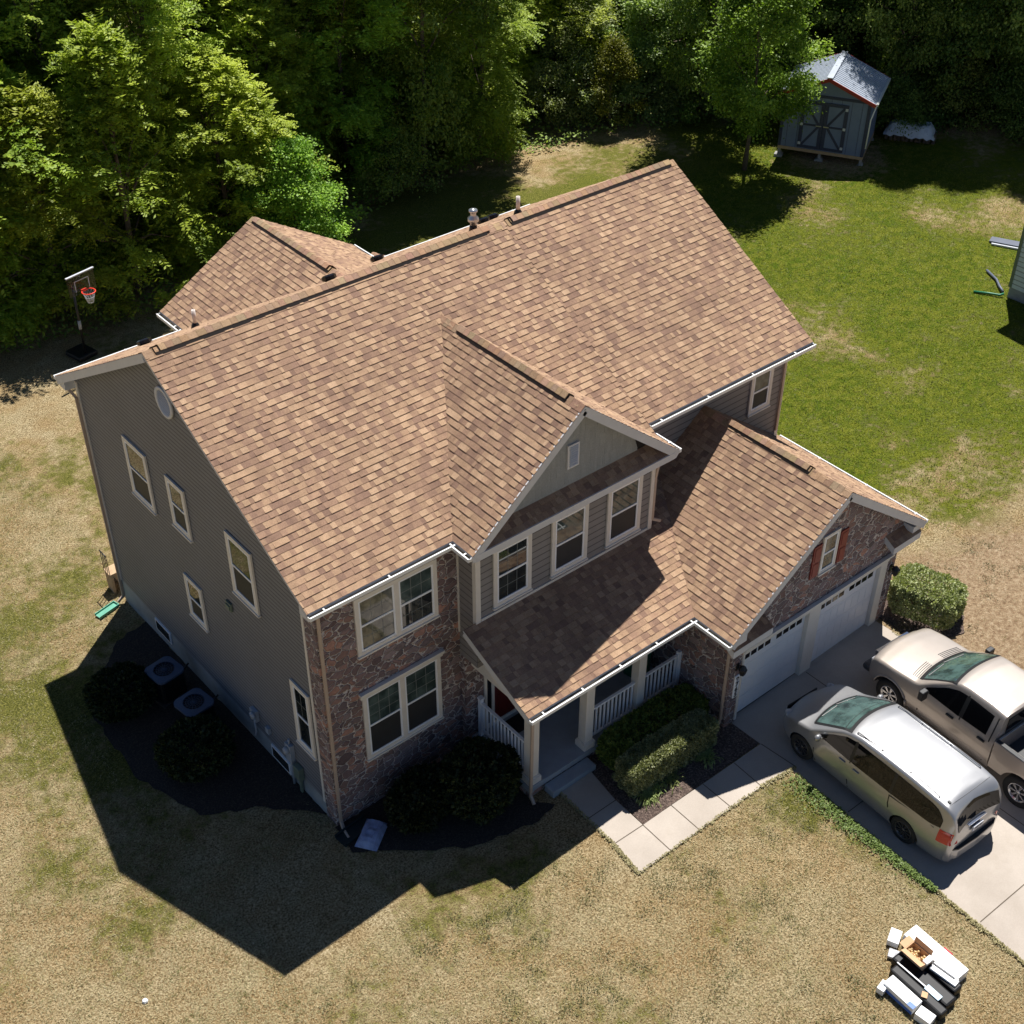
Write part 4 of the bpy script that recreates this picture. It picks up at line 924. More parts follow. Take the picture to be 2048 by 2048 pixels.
put_tree('ash2', *fl(51.5, -14.2), 'tree', 'tall feathery tree right behind the trees at the basketball hoop', group='trees along the edge of the wood', s=.9, sz=1.35)
for row in range(4):
    L = -27+row*1.3
    while L < 34:
        F = fr_e(L)+3.4+row*3.9+r2.uniform(-.9, .9)
        if abs(L) < F*.40+4:
            right = L > 13; mid_ = -3 < L < 9
            k = r2.choice(['drk1', 'drk1', 'drk1', 'brd2']) if right else 'ash2' if (row == 0 and -15 < L < -1.5 and r2.random() < .65) else (r2.choice(['loc1', 'brd1', 'ash1', 'ash1']) if mid_ else r2.choice(['loc1', 'ash1', 'ash1', 'ash2'])) if row == 0 else r2.choice(['ash2', 'ash2', 'brd2', 'ash1'] if not mid_ else ['ash1', 'loc1', 'brd1', 'ash1'])
            L_ = L+r2.uniform(-.7, .7); x, y = fl(F, L_); s = r2.uniform(.85, 1.08)
            lb_ = KT[k]+' '+RO[row]+', '+where(F, L_)
            if lb_ in USED: lb_ = lb_.replace('tree in', 'tree, right of two, in').replace('tree deep', 'tree, right of two, deep')
            USED.add(lb_); put_tree(k, x, y, 'tree', lb_, group='dark trees in the wood behind the shed' if right else 'trees in the wood behind the house', s=s, sz=1.15 if (right or L < -1.5) and row < 3 else .85)
        L += r2.uniform(3.6, 4.6)
# clipped shrubs made of small leaves over a box or dome
def clipped(name, sx, sy, sz, seed, mat='leaf_h', n=9000, leaf=.045, round_=.25, label=None, loc=(0, 0), rz=0, cat='hedge', group=None, lump=.08):
    r_ = np.random.default_rng(seed); e = empty(name, (loc[0], loc[1], gz(*loc)), rz, label, cat, group)
    u = r_.uniform(-1, 1, size=(n*2, 3)); face = r_.integers(0, 3, n*2); sg = r_.choice([-1, 1], n*2)
    for k in range(3): u[face == k, k] = sg[face == k]
    u = u[u[:, 2] > -.98]; pw = 2/round_
    q = u/((np.abs(u)**pw).sum(1, keepdims=True)**(1/pw)); q = q[:n]
    nn = np.array([noise.noise(V3(tuple(a*2.2+seed))) for a in q*np.array([sx, sy, sz])*1.3]); depth = r_.uniform(0, 1, len(q))**2*.16
    P = q*(1+lump*nn[:, None]-depth[:, None]/np.array([sx, sy, sz]).mean())*np.array([sx/2, sy/2, sz/2])+np.array([0, 0, sz/2+.03])
    a = unit(r_.normal(size=P.shape)+unit(q)*.9); w = unit(np.cross(a, r_.normal(size=P.shape)+unit(q)*1.2)); ls = leaf*r_.uniform(.6, 1.4, len(P))
    me = leaf_mesh('foliage', P, a, w, ls*1.5, ls, np.clip(.45+.3*nn+r_.normal(0, .22, len(P)), 0, 1), mat)
    o = bpy.data.objects.new('foliage', me); COL.objects.link(o); o.parent = e
    mb = MB(); rr = random.Random(seed)
    for k in range(9):
        x, y = rr.uniform(-.3, .3)*sx, rr.uniform(-.3, .3)*sy; mb.tube([(x*.5, y*.5, -.05), (x*.8, y*.8, sz*.4), (x, y, sz*.8)], [.03, .02, .01], 5)
    mb.build('stems', 'bark', e); return e
clipped('hedge', 2.75, .72, .88, 31, n=30000, leaf=.034, loc=(7.0, -3.72), rz=-.03, label='long clipped box hedge in front of the porch, its top in the sun', round_=.24, lump=.08)
clipped('hedge', 3.1, .95, .74, 32, 'leaf_d', n=20000, leaf=.045, loc=(7.4, -2.88), label='dark shaded shrub row between the porch railing and the box hedge', round_=.4, lump=.14)
clipped('bush', 1.35, 1.85, 1.05, 33, n=17000, leaf=.042, loc=(16.1, -4.45), rz=.25, label='clipped green bush at the right corner of the garage', cat='bush', round_=.5, lump=.12)
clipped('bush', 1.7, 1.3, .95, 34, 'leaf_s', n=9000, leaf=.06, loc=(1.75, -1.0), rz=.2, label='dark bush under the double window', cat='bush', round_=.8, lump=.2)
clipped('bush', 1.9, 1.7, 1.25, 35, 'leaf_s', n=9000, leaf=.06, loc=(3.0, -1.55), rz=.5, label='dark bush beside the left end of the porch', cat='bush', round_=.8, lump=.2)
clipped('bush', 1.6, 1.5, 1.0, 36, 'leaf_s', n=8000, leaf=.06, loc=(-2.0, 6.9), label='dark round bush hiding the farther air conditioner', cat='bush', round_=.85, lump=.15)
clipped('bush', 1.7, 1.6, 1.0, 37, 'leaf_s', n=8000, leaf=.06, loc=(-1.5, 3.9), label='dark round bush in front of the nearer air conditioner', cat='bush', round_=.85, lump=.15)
def strap_plant(x, y, n, ln, mat, label, seed, group='strappy plants in the mulch bed'):
    r_ = np.random.default_rng(seed); Cc, Aa, Ww, Ll_, Wl_, cl = [], [], [], [], [], []
    for i in range(n):
        t = r_.uniform(0, 6.28); b = np.array([r_.normal(0, .07), r_.normal(0, .07), 0]); d = np.array([math.cos(t), math.sin(t), 1.6])
        p = b; seg = ln*r_.uniform(.6, 1.1)/3
        for j in range(3):
            dd = d/np.linalg.norm(d); Cc.append(p); Aa.append(dd); Ww.append(np.array([-math.sin(t), math.cos(t), 0])); Ll_.append(seg*1.15); Wl_.append(.028); cl.append(r_.uniform(.3, 1)); p = p+dd*seg; d = d-np.array([0, 0, 1.25])
    me = leaf_mesh('strappy_plant', np.array(Cc), np.array(Aa), np.array(Ww), np.array(Ll_), np.array(Wl_), np.array(cl), mat)
    o = bpy.data.objects.new('strappy_plant', me); COL.objects.link(o); o.location = (x, y, gz(x, y)+.01); tag(o, label, 'plant', group)
strap_plant(5.95, -4.2, 90, .4, 'leaf_b', 'sunlit strappy plant at the corner of the mulch bed', 41)
strap_plant(6.75, -4.15, 80, .36, 'leaf_b', 'strappy plant in front of the middle of the long hedge', 42)
strap_plant(7.9, -4.25, 90, .38, 'leaf_b', 'strappy plant in front of the right end of the long hedge', 43)
strap_plant(6.3, -4.05, 60, .34, 'leaf_b', 'strappy plant between two others before the hedge', 44)
# weeds along the driveway: too many to count
def scatter_leaves(name, n, fn, leaf, mat, label, cat, seed, h=.1):
    r_ = np.random.default_rng(seed); P = np.array([fn(r_) for _ in range(n)]); z = GA*P[:, 0]+GB*P[:, 1]+r_.uniform(.01, h, n)
    C_ = np.stack([P[:, 0], P[:, 1], z], 1); a = unit(r_.normal(size=(n, 3))*np.array([1, 1, .5])); w = unit(np.cross(a, np.array([0, 0, 1.])+r_.normal(size=(n, 3))*.3)); l = leaf*r_.uniform(.5, 1.4, n)
    me = leaf_mesh(name, C_, a, w, l, l*.6, np.clip(r_.normal(.6, .25, n), 0, 1), mat); o = bpy.data.objects.new(name, me); COL.objects.link(o); tag(o, label, cat, kind='stuff')
def wf(r_):
    t = r_.random()**.8; y = -6.0-t*4.2; w = .5*(1-t)+.12; return (DX(y)-.02-abs(r_.normal(0, w*.45)), y)
scatter_leaves('weeds', 3600, wf, .055, 'leaf_w', 'green weeds growing along the driveway edge', 'weeds', 51)
tufts = [t_ for t_ in [(r2.uniform(-9, 6), r2.uniform(-13, -3.5)) for _ in range(230)] if not (3.9 < t_[0] and t_[1] > -6.2)]+[(r2.uniform(15, 26), r2.uniform(-11, -3)) for _ in range(90)]+[(6.4, -5.95), (7.9, -6.3), (7.3, -6.8), (8.0, -7.2), (5.2, -6.1), (4.4, -6.1)]
def tf(r_):
    c = tufts[r_.integers(len(tufts))]; return (c[0]+r_.normal(0, .13), c[1]+r_.normal(0, .13))
scatter_leaves('grass_tufts', 22000, tf, .034, 'leaf_t', 'scattered green tufts in the dry grass', 'grass', 52, .05)
def ivy(r_):
    t = r_.random(); L = r_.uniform(-24, 30); F = fr_e(L)+r_.uniform(-4.5, 16); return fl(F, L)
scatter_leaves('undergrowth', 60000, ivy, .16, 'leaf_d', 'leafy undergrowth on the floor of the wood', 'undergrowth', 53, .55)

# grass creeping over the paving edges
PE = [((4.5, -2.72), (4.42, -4.65)), ((4.42, -4.65), (4.28, -5.62)), ((4.28, -5.62), (8.2, -5.72)), ((8.2, -5.72), (9.28, -5.86)), ((9.1, -6), (8.66, -12.6)), ((8.66, -12.6), (8.5, -16)), ((14.85, -4.4), (14.3, -12))]
def ef(r_):
    a, b = PE[r_.integers(len(PE))] if r_.random() > .4 else PE[4]; t = r_.random(); c = np.sin(t*57)+np.sin(t*131); s_ = 1 if a[0] > 14 else -1
    x, y = a[0]+(b[0]-a[0])*t, a[1]+(b[1]-a[1])*t; d = abs(r_.normal(0, .03+.012*c))-.035
    hor = abs(b[0]-a[0]) > abs(b[1]-a[1]); return (x+(0 if hor else s_*d), y-(d if hor else 0))
scatter_leaves('edge_grass', 12000, ef, .04, 'leaf_straw', 'dry grass creeping over the edges of the paving', 'grass', 55, .04)

def ground_at(name, x, y):
    i = np.clip(np.searchsorted(G_['ax'], x), 0, len(G_['ax'])-1); j = np.clip(np.searchsorted(G_['ay'], y), 0, len(G_['ay'])-1); return G_[name][j, i]
def blades(name, n, boxf, ln, wd, mat, label, seed, green_side):
    r_ = np.random.default_rng(seed); x, y = boxf(r_, n)
    keep = ~((x > -.1) & (x < 15.4) & (y > -4.0) & (y < 12.6)) & ~((x > DX(y)-.02) & (x < 15.0) & (y < -3.8)) & ~((x > 3.7) & (x < 9.3) & (y > -5.75) & (y < -2))
    keep &= ~((x > -3.0) & (x < 4.2) & (y > -3.0) & (y < -0) & (y > -3.0+.0*x)) & ~((x > -2.9) & (x < 0) & (y > 1) & (y < 9.5)) & ~((x > 15) & (x < 17.3) & (y > -5.6) & (y < -2.6))
    L_ = ground_at('lawn', x, y); D_ = ground_at('dirt', x, y); G = ground_at('green', x, y)
    keep &= (L_ > .5) if green_side else (L_ <= .6)
    keep &= r_.random(n) > D_*.7
    x, y, G = x[keep], y[keep], G[keep]; m_ = len(x)
    cl = np.array([noise.noise(V3((a*2.3, b*2.3, 3.0)))+.9*min(0, noise.noise(V3((a*4.5, b*4.5, 9.0)))+.12) for a, b in zip(x, y)])
    fn = np.array([noise.noise(V3((a*10, b*10, 5.0))) for a, b in zip(x, y)])
    Cc = np.stack([x, y, GA*x+GB*y-.01], 1); th = r_.uniform(0, 2*PI, m_); tilt = r_.uniform(.35, 1.5, m_)
    A_ = np.stack([np.cos(th)*tilt, np.sin(th)*tilt, np.ones(m_)*.75], 1); A_ = unit(A_); Wd_ = np.stack([-np.sin(th), np.cos(th), np.zeros(m_)], 1)
    col = np.clip((1.0-G*.95 if not green_side else 1.15-G*.75)+.85*cl+.9*fn+r_.normal(0, .2, m_), 0, 1)
    me = leaf_mesh(name, Cc, A_, Wd_, ln*r_.uniform(.5, 1.3, m_), wd*r_.uniform(.6, 1.4, m_), col, mat); o = bpy.data.objects.new(name, me); COL.objects.link(o); tag(o, label, 'grass', kind='stuff')
def front_box(r_, n):
    k = n//2; return np.concatenate([r_.uniform(-12, 11, k), r_.uniform(-9, .5, n-k-n//8), r_.uniform(15, 30, n//8)]), np.concatenate([r_.uniform(-15, -2, k), r_.uniform(-4, 22, n-k-n//8), r_.uniform(-12, 6, n//8)])
blades('grass', 330000, front_box, .065, .013, 'blade_dry', 'blades of the dry straw-coloured lawn in front and on the left', 61, False)
blades('grass', 190000, lambda r_, n: (r_.uniform(15.5, 42, n), r_.uniform(-3, 26, n)), .08, .022, 'blade_green', 'blades of the green lawn behind and right of the house', 62, True)
# ------------------------------------------------------------------ vehicles
def paint(name, c, metal=.55, rough=.34):
    t = NT(name); p = t.obj(); f = t.noise(1.4, 4, .6, p)
    t.col(t.ramp(f, [(.3, tuple(x*.93 for x in c)), (.7, tuple(min(1, x*1.05) for x in c))])); t.set(Metallic=metal, Roughness=rough, Coat_Weight=.9, Coat_Roughness=.04)
    return t.m
M['van_paint'] = paint('van_paint_silver', (.36, .36, .365), .55, .33)
M['truck_paint'] = paint('truck_paint_beige', (.47, .41, .355), .42, .36)
M['tyre'] = plain('tyre_rubber', (.018, .018, .018), .85, var=.2)
M['rim_d'] = plain('rim_dark', (.10, .10, .11), .35, metal=.8)
M['rim_l'] = plain('rim_silver', (.6, .6, .62), .25, metal=.8)
M['chrome'] = plain('chrome', (.75, .75, .77), .12, metal=1, var=.03)
M['cglass'] = glass_mat('car_glass_dark', (.008, .008, .009), .03); M['cglass'].node_tree.nodes['Principled BSDF'].inputs['Specular IOR Level'].default_value = .35
M['wglass'] = glass_mat('windscreen_glass', (.075, .13, .118), .03, (.022, .034, .032))
M['red_lens'] = plain('tail_lens_red', (.55, .02, .02), .15, var=.15, coat=.5)
M['amber'] = plain('amber_lens', (.6, .16, .04), .2)
M['lamp_clear'] = plain('headlamp_lens', (.45, .46, .48), .12, metal=.4)
M['plate'] = plain('plate_white', (.55, .57, .62), .4)
def car_fn(zt, zb, wf, tuck, bow=.0, crown=.03, rc=.09):
    zi = lambda X: float(np.interp(X, [a for a, b in zt], [b for a, b in zt]))
    wi = lambda X: float(np.interp(X, [a for a, b in wf], [b for a, b in wf]))
    ti = lambda z: float(np.interp(z, [a for a, b in tuck], [b for a, b in tuck]))
    hw = lambda X, z: wi(X)*ti(z)
    top = lambda X, y: zi(X+bow*y*y)-crown*y*y
    return zi, hw, top
def car_body(name, parent, xs_, zb, hw, top, rc, mat, nz=12, ny=8, arches=()):
    mb = MB(); rings = []
    for X in xs_:
        b = zb(X); ye = hw(X, 1.5)
        for _ in range(6): ze = top(X, ye); ye = hw(X, ze)
        r_ = min(rc, (ze-b)*.35); half = []
        for i in range(nz+1): z = b+(ze-r_-b)*i/nz; half.append((hw(X, z), z))
        y1 = hw(X, ze-r_); yt = max(.02, y1-r_); zt_ = top(X, yt)
        for i in range(1, 5): t = i/5*PI/2; half.append((yt+(y1-yt)*math.cos(t), (ze-r_)+(zt_-(ze-r_))*math.sin(t)))
        for i in range(ny+1): y = yt*(1-i/ny); half.append((y, top(X, y)))
        ring = [(X, 0, b)]+[(X, y, z) for y, z in half]+[(X, -y, z) for y, z in half[:-1][::-1]]; rings.append(ring)
    n = len(rings[0]); v = [p for r_ in rings for p in r_]; f = []
    for i in range(len(rings)-1):
        for k in range(n): f.append((i*n+k, i*n+(k+1) % n, (i+1)*n+(k+1) % n, (i+1)*n+k))
    f.append(tuple(range(n))[::-1]); f.append(tuple((len(rings)-1)*n+k for k in range(n)))
    mb.sm = True; mb.faces(v, f); o = mb.build(name, mat, None)
    bm = bmesh.new(); bm.from_mesh(o.data); bmesh.ops.recalc_face_normals(bm, faces=bm.faces); bm.to_mesh(o.data); bm.free()
    o.data.materials.append(M['black'])
    for (ax_, az, ar) in arches:
        for s in (-1, 1):
            cb = MB(); cb.use('black'); cb.lathe([(0, 0), (ar, 0), (ar, .34), (0, .34)], Matrix.Translation((ax_, s*1.15, az)) @ Matrix.Rotation(PI/2*s, 4, 'X'), 36)
            c = cb.build('cut', None)
            bm = bmesh.new(); bm.from_mesh(c.data); bmesh.ops.remove_doubles(bm, verts=bm.verts, dist=1e-4); bmesh.ops.recalc_face_normals(bm, faces=bm.faces); bm.to_mesh(c.data); bm.free()
            md = o.modifiers.new('b', 'BOOLEAN'); md.operation = 'DIFFERENCE'; md.object = c; md.solver = 'EXACT'; md.material_mode = 'TRANSFER'
            bpy.context.view_layer.update(); me = bpy.data.meshes.new_from_object(o.evaluated_get(bpy.context.evaluated_depsgraph_get()))
            o.modifiers.clear(); old = o.data; o.data = me; bpy.data.objects.remove(c)
    # smooth with sharp creases
    me = o.data; me.polygons.foreach_set('use_smooth', [True]*len(me.polygons))
    bm = bmesh.new(); bm.from_mesh(me)
    for e in bm.edges:
        if len(e.link_faces) == 2 and e.calc_face_angle(0) > R(38): e.smooth = False
    bm.to_mesh(me); bm.free(); o.parent = parent; return o
def side_panel(name, mat, parent, top_pts, bot_pts, hw, s, off=.006, n=14, nz=5, th=.0):
    """panel on the flank between two polylines given as (X,z)"""
    mb = MB(); x0 = max(min(a for a, b in top_pts), min(a for a, b in bot_pts)); x1 = min(max(a for a, b in top_pts), max(a for a, b in bot_pts))
    T = sorted(top_pts); B = sorted(bot_pts); g = []
    for i in range(n+1):
        X = x0+(x1-x0)*i/n; zt_ = float(np.interp(X, [a for a, b in T], [b for a, b in T])); zb_ = float(np.interp(X, [a for a, b in B], [b for a, b in B]))
        g.append([(X, s*(hw(X, zb_+(zt_-zb_)*j/nz)+off), zb_+(zt_-zb_)*j/nz) for j in range(nz+1)])
    mb.sm = True
    for i in range(n):
        for j in range(nz):
            q = [g[i][j], g[i+1][j], g[i+1][j+1], g[i][j+1]]; mb.face(q if s < 0 else q[::-1])
    return mb.build(name, mat, parent)
def top_panel(name, mat, parent, x0f, x1f, ymax, top, off=.006, nx=10, ny=14, y0=None):
    mb = MB(); g = []; mb.sm = True
    for j in range(ny+1):
        y = (y0 if y0 is not None else -ymax)+(ymax-(y0 if y0 is not None else -ymax))*j/ny; r_ = []
        for i in range(nx+1):
            X = x0f(y)+(x1f(y)-x0f(y))*i/nx; e = .02; dzx = (top(X+e, y)-top(X-e, y))/(2*e); nn = V3((-dzx, 0, 1)).normalized(); r_.append(V3((X, y, top(X, y)))+nn*off)
        g.append(r_)
    for j in range(ny):
        for i in range(nx): mb.face([g[j][i], g[j][i+1], g[j+1][i+1], g[j+1][i]])
    return mb.build(name, mat, parent)
def seam(parent, pts, hw, s, w=.010, name='door_gap'):
    mb = MB()
    P = [V3((X, s*(hw(X, z)+.003), z)) for X, z in pts]
    for a, b in zip(P[:-1], P[1:]): mb.beam(a, b, .006, w, (1, 0, 0) if abs(b.z-a.z) > abs(b.x-a.x) else (0, 0, 1))
    return mb
def wheel(parent, x, y, r_, w, s, rimm, spokes, hubr=.64):
    e = V3((x, y, r_)); Mx = Matrix.Translation(e) @ Matrix.Rotation(-PI/2*s, 4, 'X')      # local z points outboard
    mb = MB(); mb.lathe([(r_*hubr, -w/2), (r_*.93, -w/2), (r_, -w*.36), (r_, w*.36), (r_*.93, w/2), (r_*hubr, w/2-.01), (r_*hubr, w/2-.05)], Mx, 36)
    wh = mb.build('wheel', 'tyre', parent)
    mb = MB(); R1 = r_*hubr; mb.use('black'); mb.lathe([(0, w/2-.09), (R1, w/2-.09)], Mx, 28); mb.use(rimm)
    mb.lathe([(R1+.002, w/2-.1), (R1+.002, w/2-.005), (R1-.02, w/2-.005), (R1-.03, w/2-.08)], Mx, 32)
    mb.lathe([(0, w/2-.02), (.05, w/2-.025), (.07, w/2-.06)], Mx, 16)
    for k in range(spokes):
        t = 2*PI*k/spokes
        for dt in (-.10, .10):
            a = Mx @ V3((.05*math.cos(t), .05*math.sin(t), w/2-.035)); b = Mx @ V3(((R1-.01)*math.cos(t+dt), (R1-.01)*math.sin(t+dt), w/2-.02)); mb.beam(a, b, .026, .022, Mx.to_3x3() @ V3((0, 0, 1)))
    mb.build('rim', parent=wh); return wh
# minivan --------------------------------------------------------
van = empty('minivan', (10.42, -7.33, gz(10.42, -7.33)+.015), R(87), 'silver-grey minivan with dark alloy wheels parked nearest the lawn', 'minivan', scale=1.01)
VZT = [(-2.66, .62), (-2.645, .82), (-2.61, 1.0), (-2.52, 1.3), (-2.44, 1.5), (-2.36, 1.62), (-2.22, 1.695), (-1.9, 1.735), (-1.2, 1.765), (-.4, 1.77), (.2, 1.755), (.5, 1.715), (.75, 1.63), (1.1, 1.42), (1.45, 1.20), (1.58, 1.12), (1.75, 1.075), (2.05, 1.01), (2.25, .93), (2.36, .84), (2.44, .70), (2.49, .56)]
VW = [(-2.66, .80), (-2.6, .88), (-2.4, .955), (-2.0, .99), (1.3, .99), (1.8, .975), (2.1, .92), (2.3, .80), (2.42, .68), (2.49, .55)]
VT = [(.15, .90), (.3, .965), (.55, 1.0), (.85, 1.0), (1.02, .985), (1.1, .955), (1.5, .86), (1.68, .80), (1.77, .75)]
vzi, vhw, vtop = car_fn(VZT, None, VW, VT, bow=.22, crown=.045)
xs_v = sorted(set([round(x, 3) for x in list(np.linspace(-2.66, 2.49, 74))+[-2.645, -2.61, 2.44, 2.36]]))
car_body('body', van, xs_v, lambda X: .19+.1*max(0, abs(X)-2.1), vhw, vtop, .085, 'van_paint', arches=((1.54, .34, .395), (-1.54, .34, .395)))
for sx in (1.54, -1.54):
    for s in (-1, 1): wheel(van, sx, s*.87, .345, .22, s, 'rim_d', 10, .66)
top_panel('windscreen_edge', 'black', van, lambda y: .53-.22*y*y, lambda y: 1.58-.22*y*y, .77, vtop, .003)
top_panel('windscreen', 'wglass', van, lambda y: .62-.22*y*y, lambda y: 1.54-.22*y*y, .70, vtop)
for s in (1, -1):
    side_panel('side_window', 'cglass', van, [(.20, 1.60), (.45, 1.56), (.8, 1.37), (1.13, 1.13)], [(.20, 1.07), (1.13, 1.10)], vhw, s)
    side_panel('side_window', 'cglass', van, [(-.95, 1.61), (.12, 1.61)], [(-.95, 1.08), (.12, 1.07)], vhw, s)
    side_panel('side_window', 'cglass', van, [(-2.33, 1.36), (-2.2, 1.52), (-2.0, 1.585), (-1.02, 1.61)], [(-2.33, 1.17), (-2.1, 1.12), (-1.02, 1.08)], vhw, s)
    for xa, xb in ((.115, .205), (-1.03, -.945)): side_panel('window_pillar', 'black', van, [(xa, 1.61), (xb, 1.61)], [(xa, 1.075), (xb, 1.075)], vhw, s, .0045, 2)
    mb = MB()
    for pts in ([(.16, 1.62), (.16, 1.05), (.13, .5), (.1, .27)], [(-1.0, 1.04), (-1.02, .8), (-1.05, .68)], [(1.18, 1.08), (1.18, .6), (1.1, .28)], [(-1.0, 1.03), (-2.2, 1.08)]):
        mb = MB()
        P = [V3((X, s*(vhw(X, z)+.002), z)) for X, z in pts]
        for a, b in zip(P[:-1], P[1:]): mb.beam(a, b, .007, .028, (1, 0, 0) if abs(b.z-a.z) > abs(b.x-a.x) else (0, 0, 1))
        mb.build('door_gap', 'black', van)
    mb = MB(); yy = s*(vhw(0, .95)+.018)
    mb.beam((.27, yy, .97), (.45, yy, .97), .03, .03); mb.beam((-.14, yy, .955), (.04, yy, .955), .03, .03); mb.build('door_handle', 'van_paint', van, bevel=.008)
    mb = MB(); mb.lathe([(0, .09), (.05, .085), (.085, .03), (.08, -.05), (.03, -.085), (0, -.09)], Matrix.Translation((1.06, s*1.07, 1.15)) @ Matrix.Diagonal((.85, 1.15, .95, 1)), 14)
    mb.beam((1.04, s*.9, 1.09), (1.05, s*1.04, 1.11), .06, .035); mb.build('mirror', 'van_paint', van)
    mb = MB(); P = [(x, s*(vhw(x, vzi(x)-.06)-.10), vtop(x, .62)+.035) for x in (-2.0, -1.2, -.4, .3)]; mb.tube(P, .014, 6)
    for x, y, z in P: mb.beam((x, y, z-.045), (x, y, z), .03, .02, (1, 0, 0))
    mb.build('roof_rail', 'van_paint', van)
    mb = MB(); mb.sm = True
    for i in range(6):
        for j in range(6):
            q = [(-2.33-.05*(i+a) if True else 0, 0, .82+.055*(j+b)) for a, b in ((0, 0), (1, 0), (1, 1), (0, 1))]
            q = [V3((X, s*(vhw(X, z)+.008), z)) for X, _, z in q]; mb.face(q if s < 0 else q[::-1])
    q = [V3((-2.67, s*.66, .82)), V3((-2.62, s*.865, .82)), V3((-2.575, s*.86, 1.15)), V3((-2.60, s*.70, 1.15))]; mb.prism(q, (-.012, 0, 0)); mb.build('tail_light', 'red_lens', van)
    mb = MB(); mb.lathe([(0, .16), (.09, .1), (.13, 0), (.09, -.1), (0, -.16)], Matrix.Translation((2.20, s*.72, .76)) @ Matrix.Rotation(R(70), 4, 'Y') @ Matrix.Diagonal((.8, 1.1, 1, 1)), 14); mb.build('headlight', 'lamp_clear', van)
# tailgate: rear window, plate, bumper top
def vrear(y, z):                       # X of the rear surface at height z
    return float(np.interp(z, [.62, .82, 1.0, 1.3, 1.5, 1.62], [-2.66, -2.645, -2.61, -2.52, -2.44, -2.36]))-.22*y*y*0+.0
def rear_x(y, z):
    lo, hi = -2.75, -2.2
    for _ in range(24):
        mid = (lo+hi)/2
        if vtop(mid, y) > z: hi = mid
        else: lo = mid
    return max(hi, -2.66)
mb = MB(); mb.sm = True; G = []
for j in range(13):
    y = -.70+1.40*j/12; G.append([(rear_x(y, z)-.008, y, z) for z in np.linspace(1.16, 1.56-.05*abs(y)*2, 7)])
for j in range(12):
    for i in range(6): mb.face([G[j][i], G[j][i+1], G[j+1][i+1], G[j+1][i]])
mb.build('rear_window', 'cglass', van)
mb = MB()
for s_ in (-1, 1): mb.box((-2.69, -.02 if s_ < 0 else 0, 1.0), (-2.64, 0 if s_ < 0 else .02, 1.001))
mb.box((-2.69, -.17, .86), (-2.655, .17, 1.0)); pl_ = mb.build('number_plate', 'plate', van)
mb = MB()
for i in range(6): mb.box((-2.694, -.13+i*.045, .9), (-2.691, -.105+i*.045, .96))
mb.build('plate_marks', 'gutter_in', pl_)
mb = MB(); mb.beam((-2.62, -.30, 1.09), (-2.62, .30, 1.09), .05, .03); mb.build('tailgate_trim', 'chrome', van)
mb = MB(); V_ = [(-2.60, -.86, .60), (-2.73, -.6, .60), (-2.76, 0, .60), (-2.73, .6, .60), (-2.60, .86, .60), (-2.5, .8, .60), (-2.5, -.8, .60)]; mb.prism(V_, (0, 0, .04)); mb.build('bumper_step', 'black', van)
mb = MB(); V_ = [(-2.58, -.9, .28), (-2.72, -.6, .26), (-2.75, 0, .26), (-2.72, .6, .26), (-2.58, .9, .28), (-2.4, .85, .3), (-2.4, -.85, .3)]; mb.prism(V_, (0, 0, .32)); mb.build('rear_bumper', 'van_paint', van, bevel=.05)
mb = MB(); mb.beam((-1.25-1, .62, vtop(-2.2, .62)+.012), (-1.25-1+.07, .62, vtop(-2.2, .62)+.018), .05, .02); mb.build('antenna_fin', 'black', van)
mb = MB(); P = [V3((-2.28, y, vtop(-2.28, y)+.002)) for y in np.linspace(-.68, .68, 9)]
for a, b in zip(P[:-1], P[1:]): mb.beam(a, b, .008, .006)
mb.build('tailgate_gap', 'black', van)
def wipers(parent, topf, x0, ys, ln):
    for y in ys:
        mb = MB(); a = V3((x0-.22*y*y, y, topf(x0-.22*y*y, y)+.02)); b = V3((x0-.06-.22*(y-ln)**2, y-ln, topf(x0-.06-.22*(y-ln)**2, y-ln)+.02)); mb.beam(a, b, .018, .018); mb.build('wiper', 'black', parent)
wipers(van, vtop, 1.52, (.5, -.05), .5)
mb = MB(); mb.sm = True
top_panel('cowl', 'black', van, lambda y: 1.545-.22*y*y, lambda y: 1.60-.22*y*y, .74, vtop, .008, 3)
mb = MB(); mb.beam((2.47, -.5, .62), (2.47, .5, .62), .03, .14); mb.build('grille', 'black', van)
# pickup ---------------------------------------------------------
truck = empty('pickup_truck', (13.27, -8.05, gz(13.27, -8.05)+.015), R(86.2), 'beige crew-cab pickup truck parked next to the minivan, its bed cut by the photo edge', 'pickup truck', scale=1.05)
TZT = [(-.98, 1.9), (-.93, 1.93), (-.5, 1.965), (.1, 1.965), (.35, 1.93), (.52, 1.86), (.95, 1.58), (1.25, 1.36), (1.36, 1.31), (1.6, 1.285), (2.2, 1.22), (2.5, 1.17), (2.62, 1.08), (2.68, .95), (2.70, .75), (2.76, .6)]
TW = [(-.98, .985), (1.9, .985), (2.3, .96), (2.55, .88), (2.68, .78), (2.76, .70)]
TT = [(.4, .93), (.6, .985), (.9, 1.0), (1.15, .99), (1.26, .965), (1.6, .86), (1.85, .79), (1.97, .74)]
tzi, thw, ttop = car_fn(TZT, None, TW, TT, bow=.16, crown=.03)
car_body('body', truck, sorted(list(np.linspace(-.98, 2.76, 58))+[-.93, 2.62, 2.68]), lambda X: .45, thw, ttop, .09, 'truck_paint', arches=((1.835, .42, .48),))
for s in (-1, 1): wheel(truck, 1.835, s*.83, .40, .27, s, 'rim_l', 7, .6); wheel(truck, -1.835, s*.83, .40, .27, s, 'rim_l', 7, .6)
top_panel('windscreen_edge', 'black', truck, lambda y: .43-.16*y*y, lambda y: 1.30-.16*y*y, .77, ttop, .003)
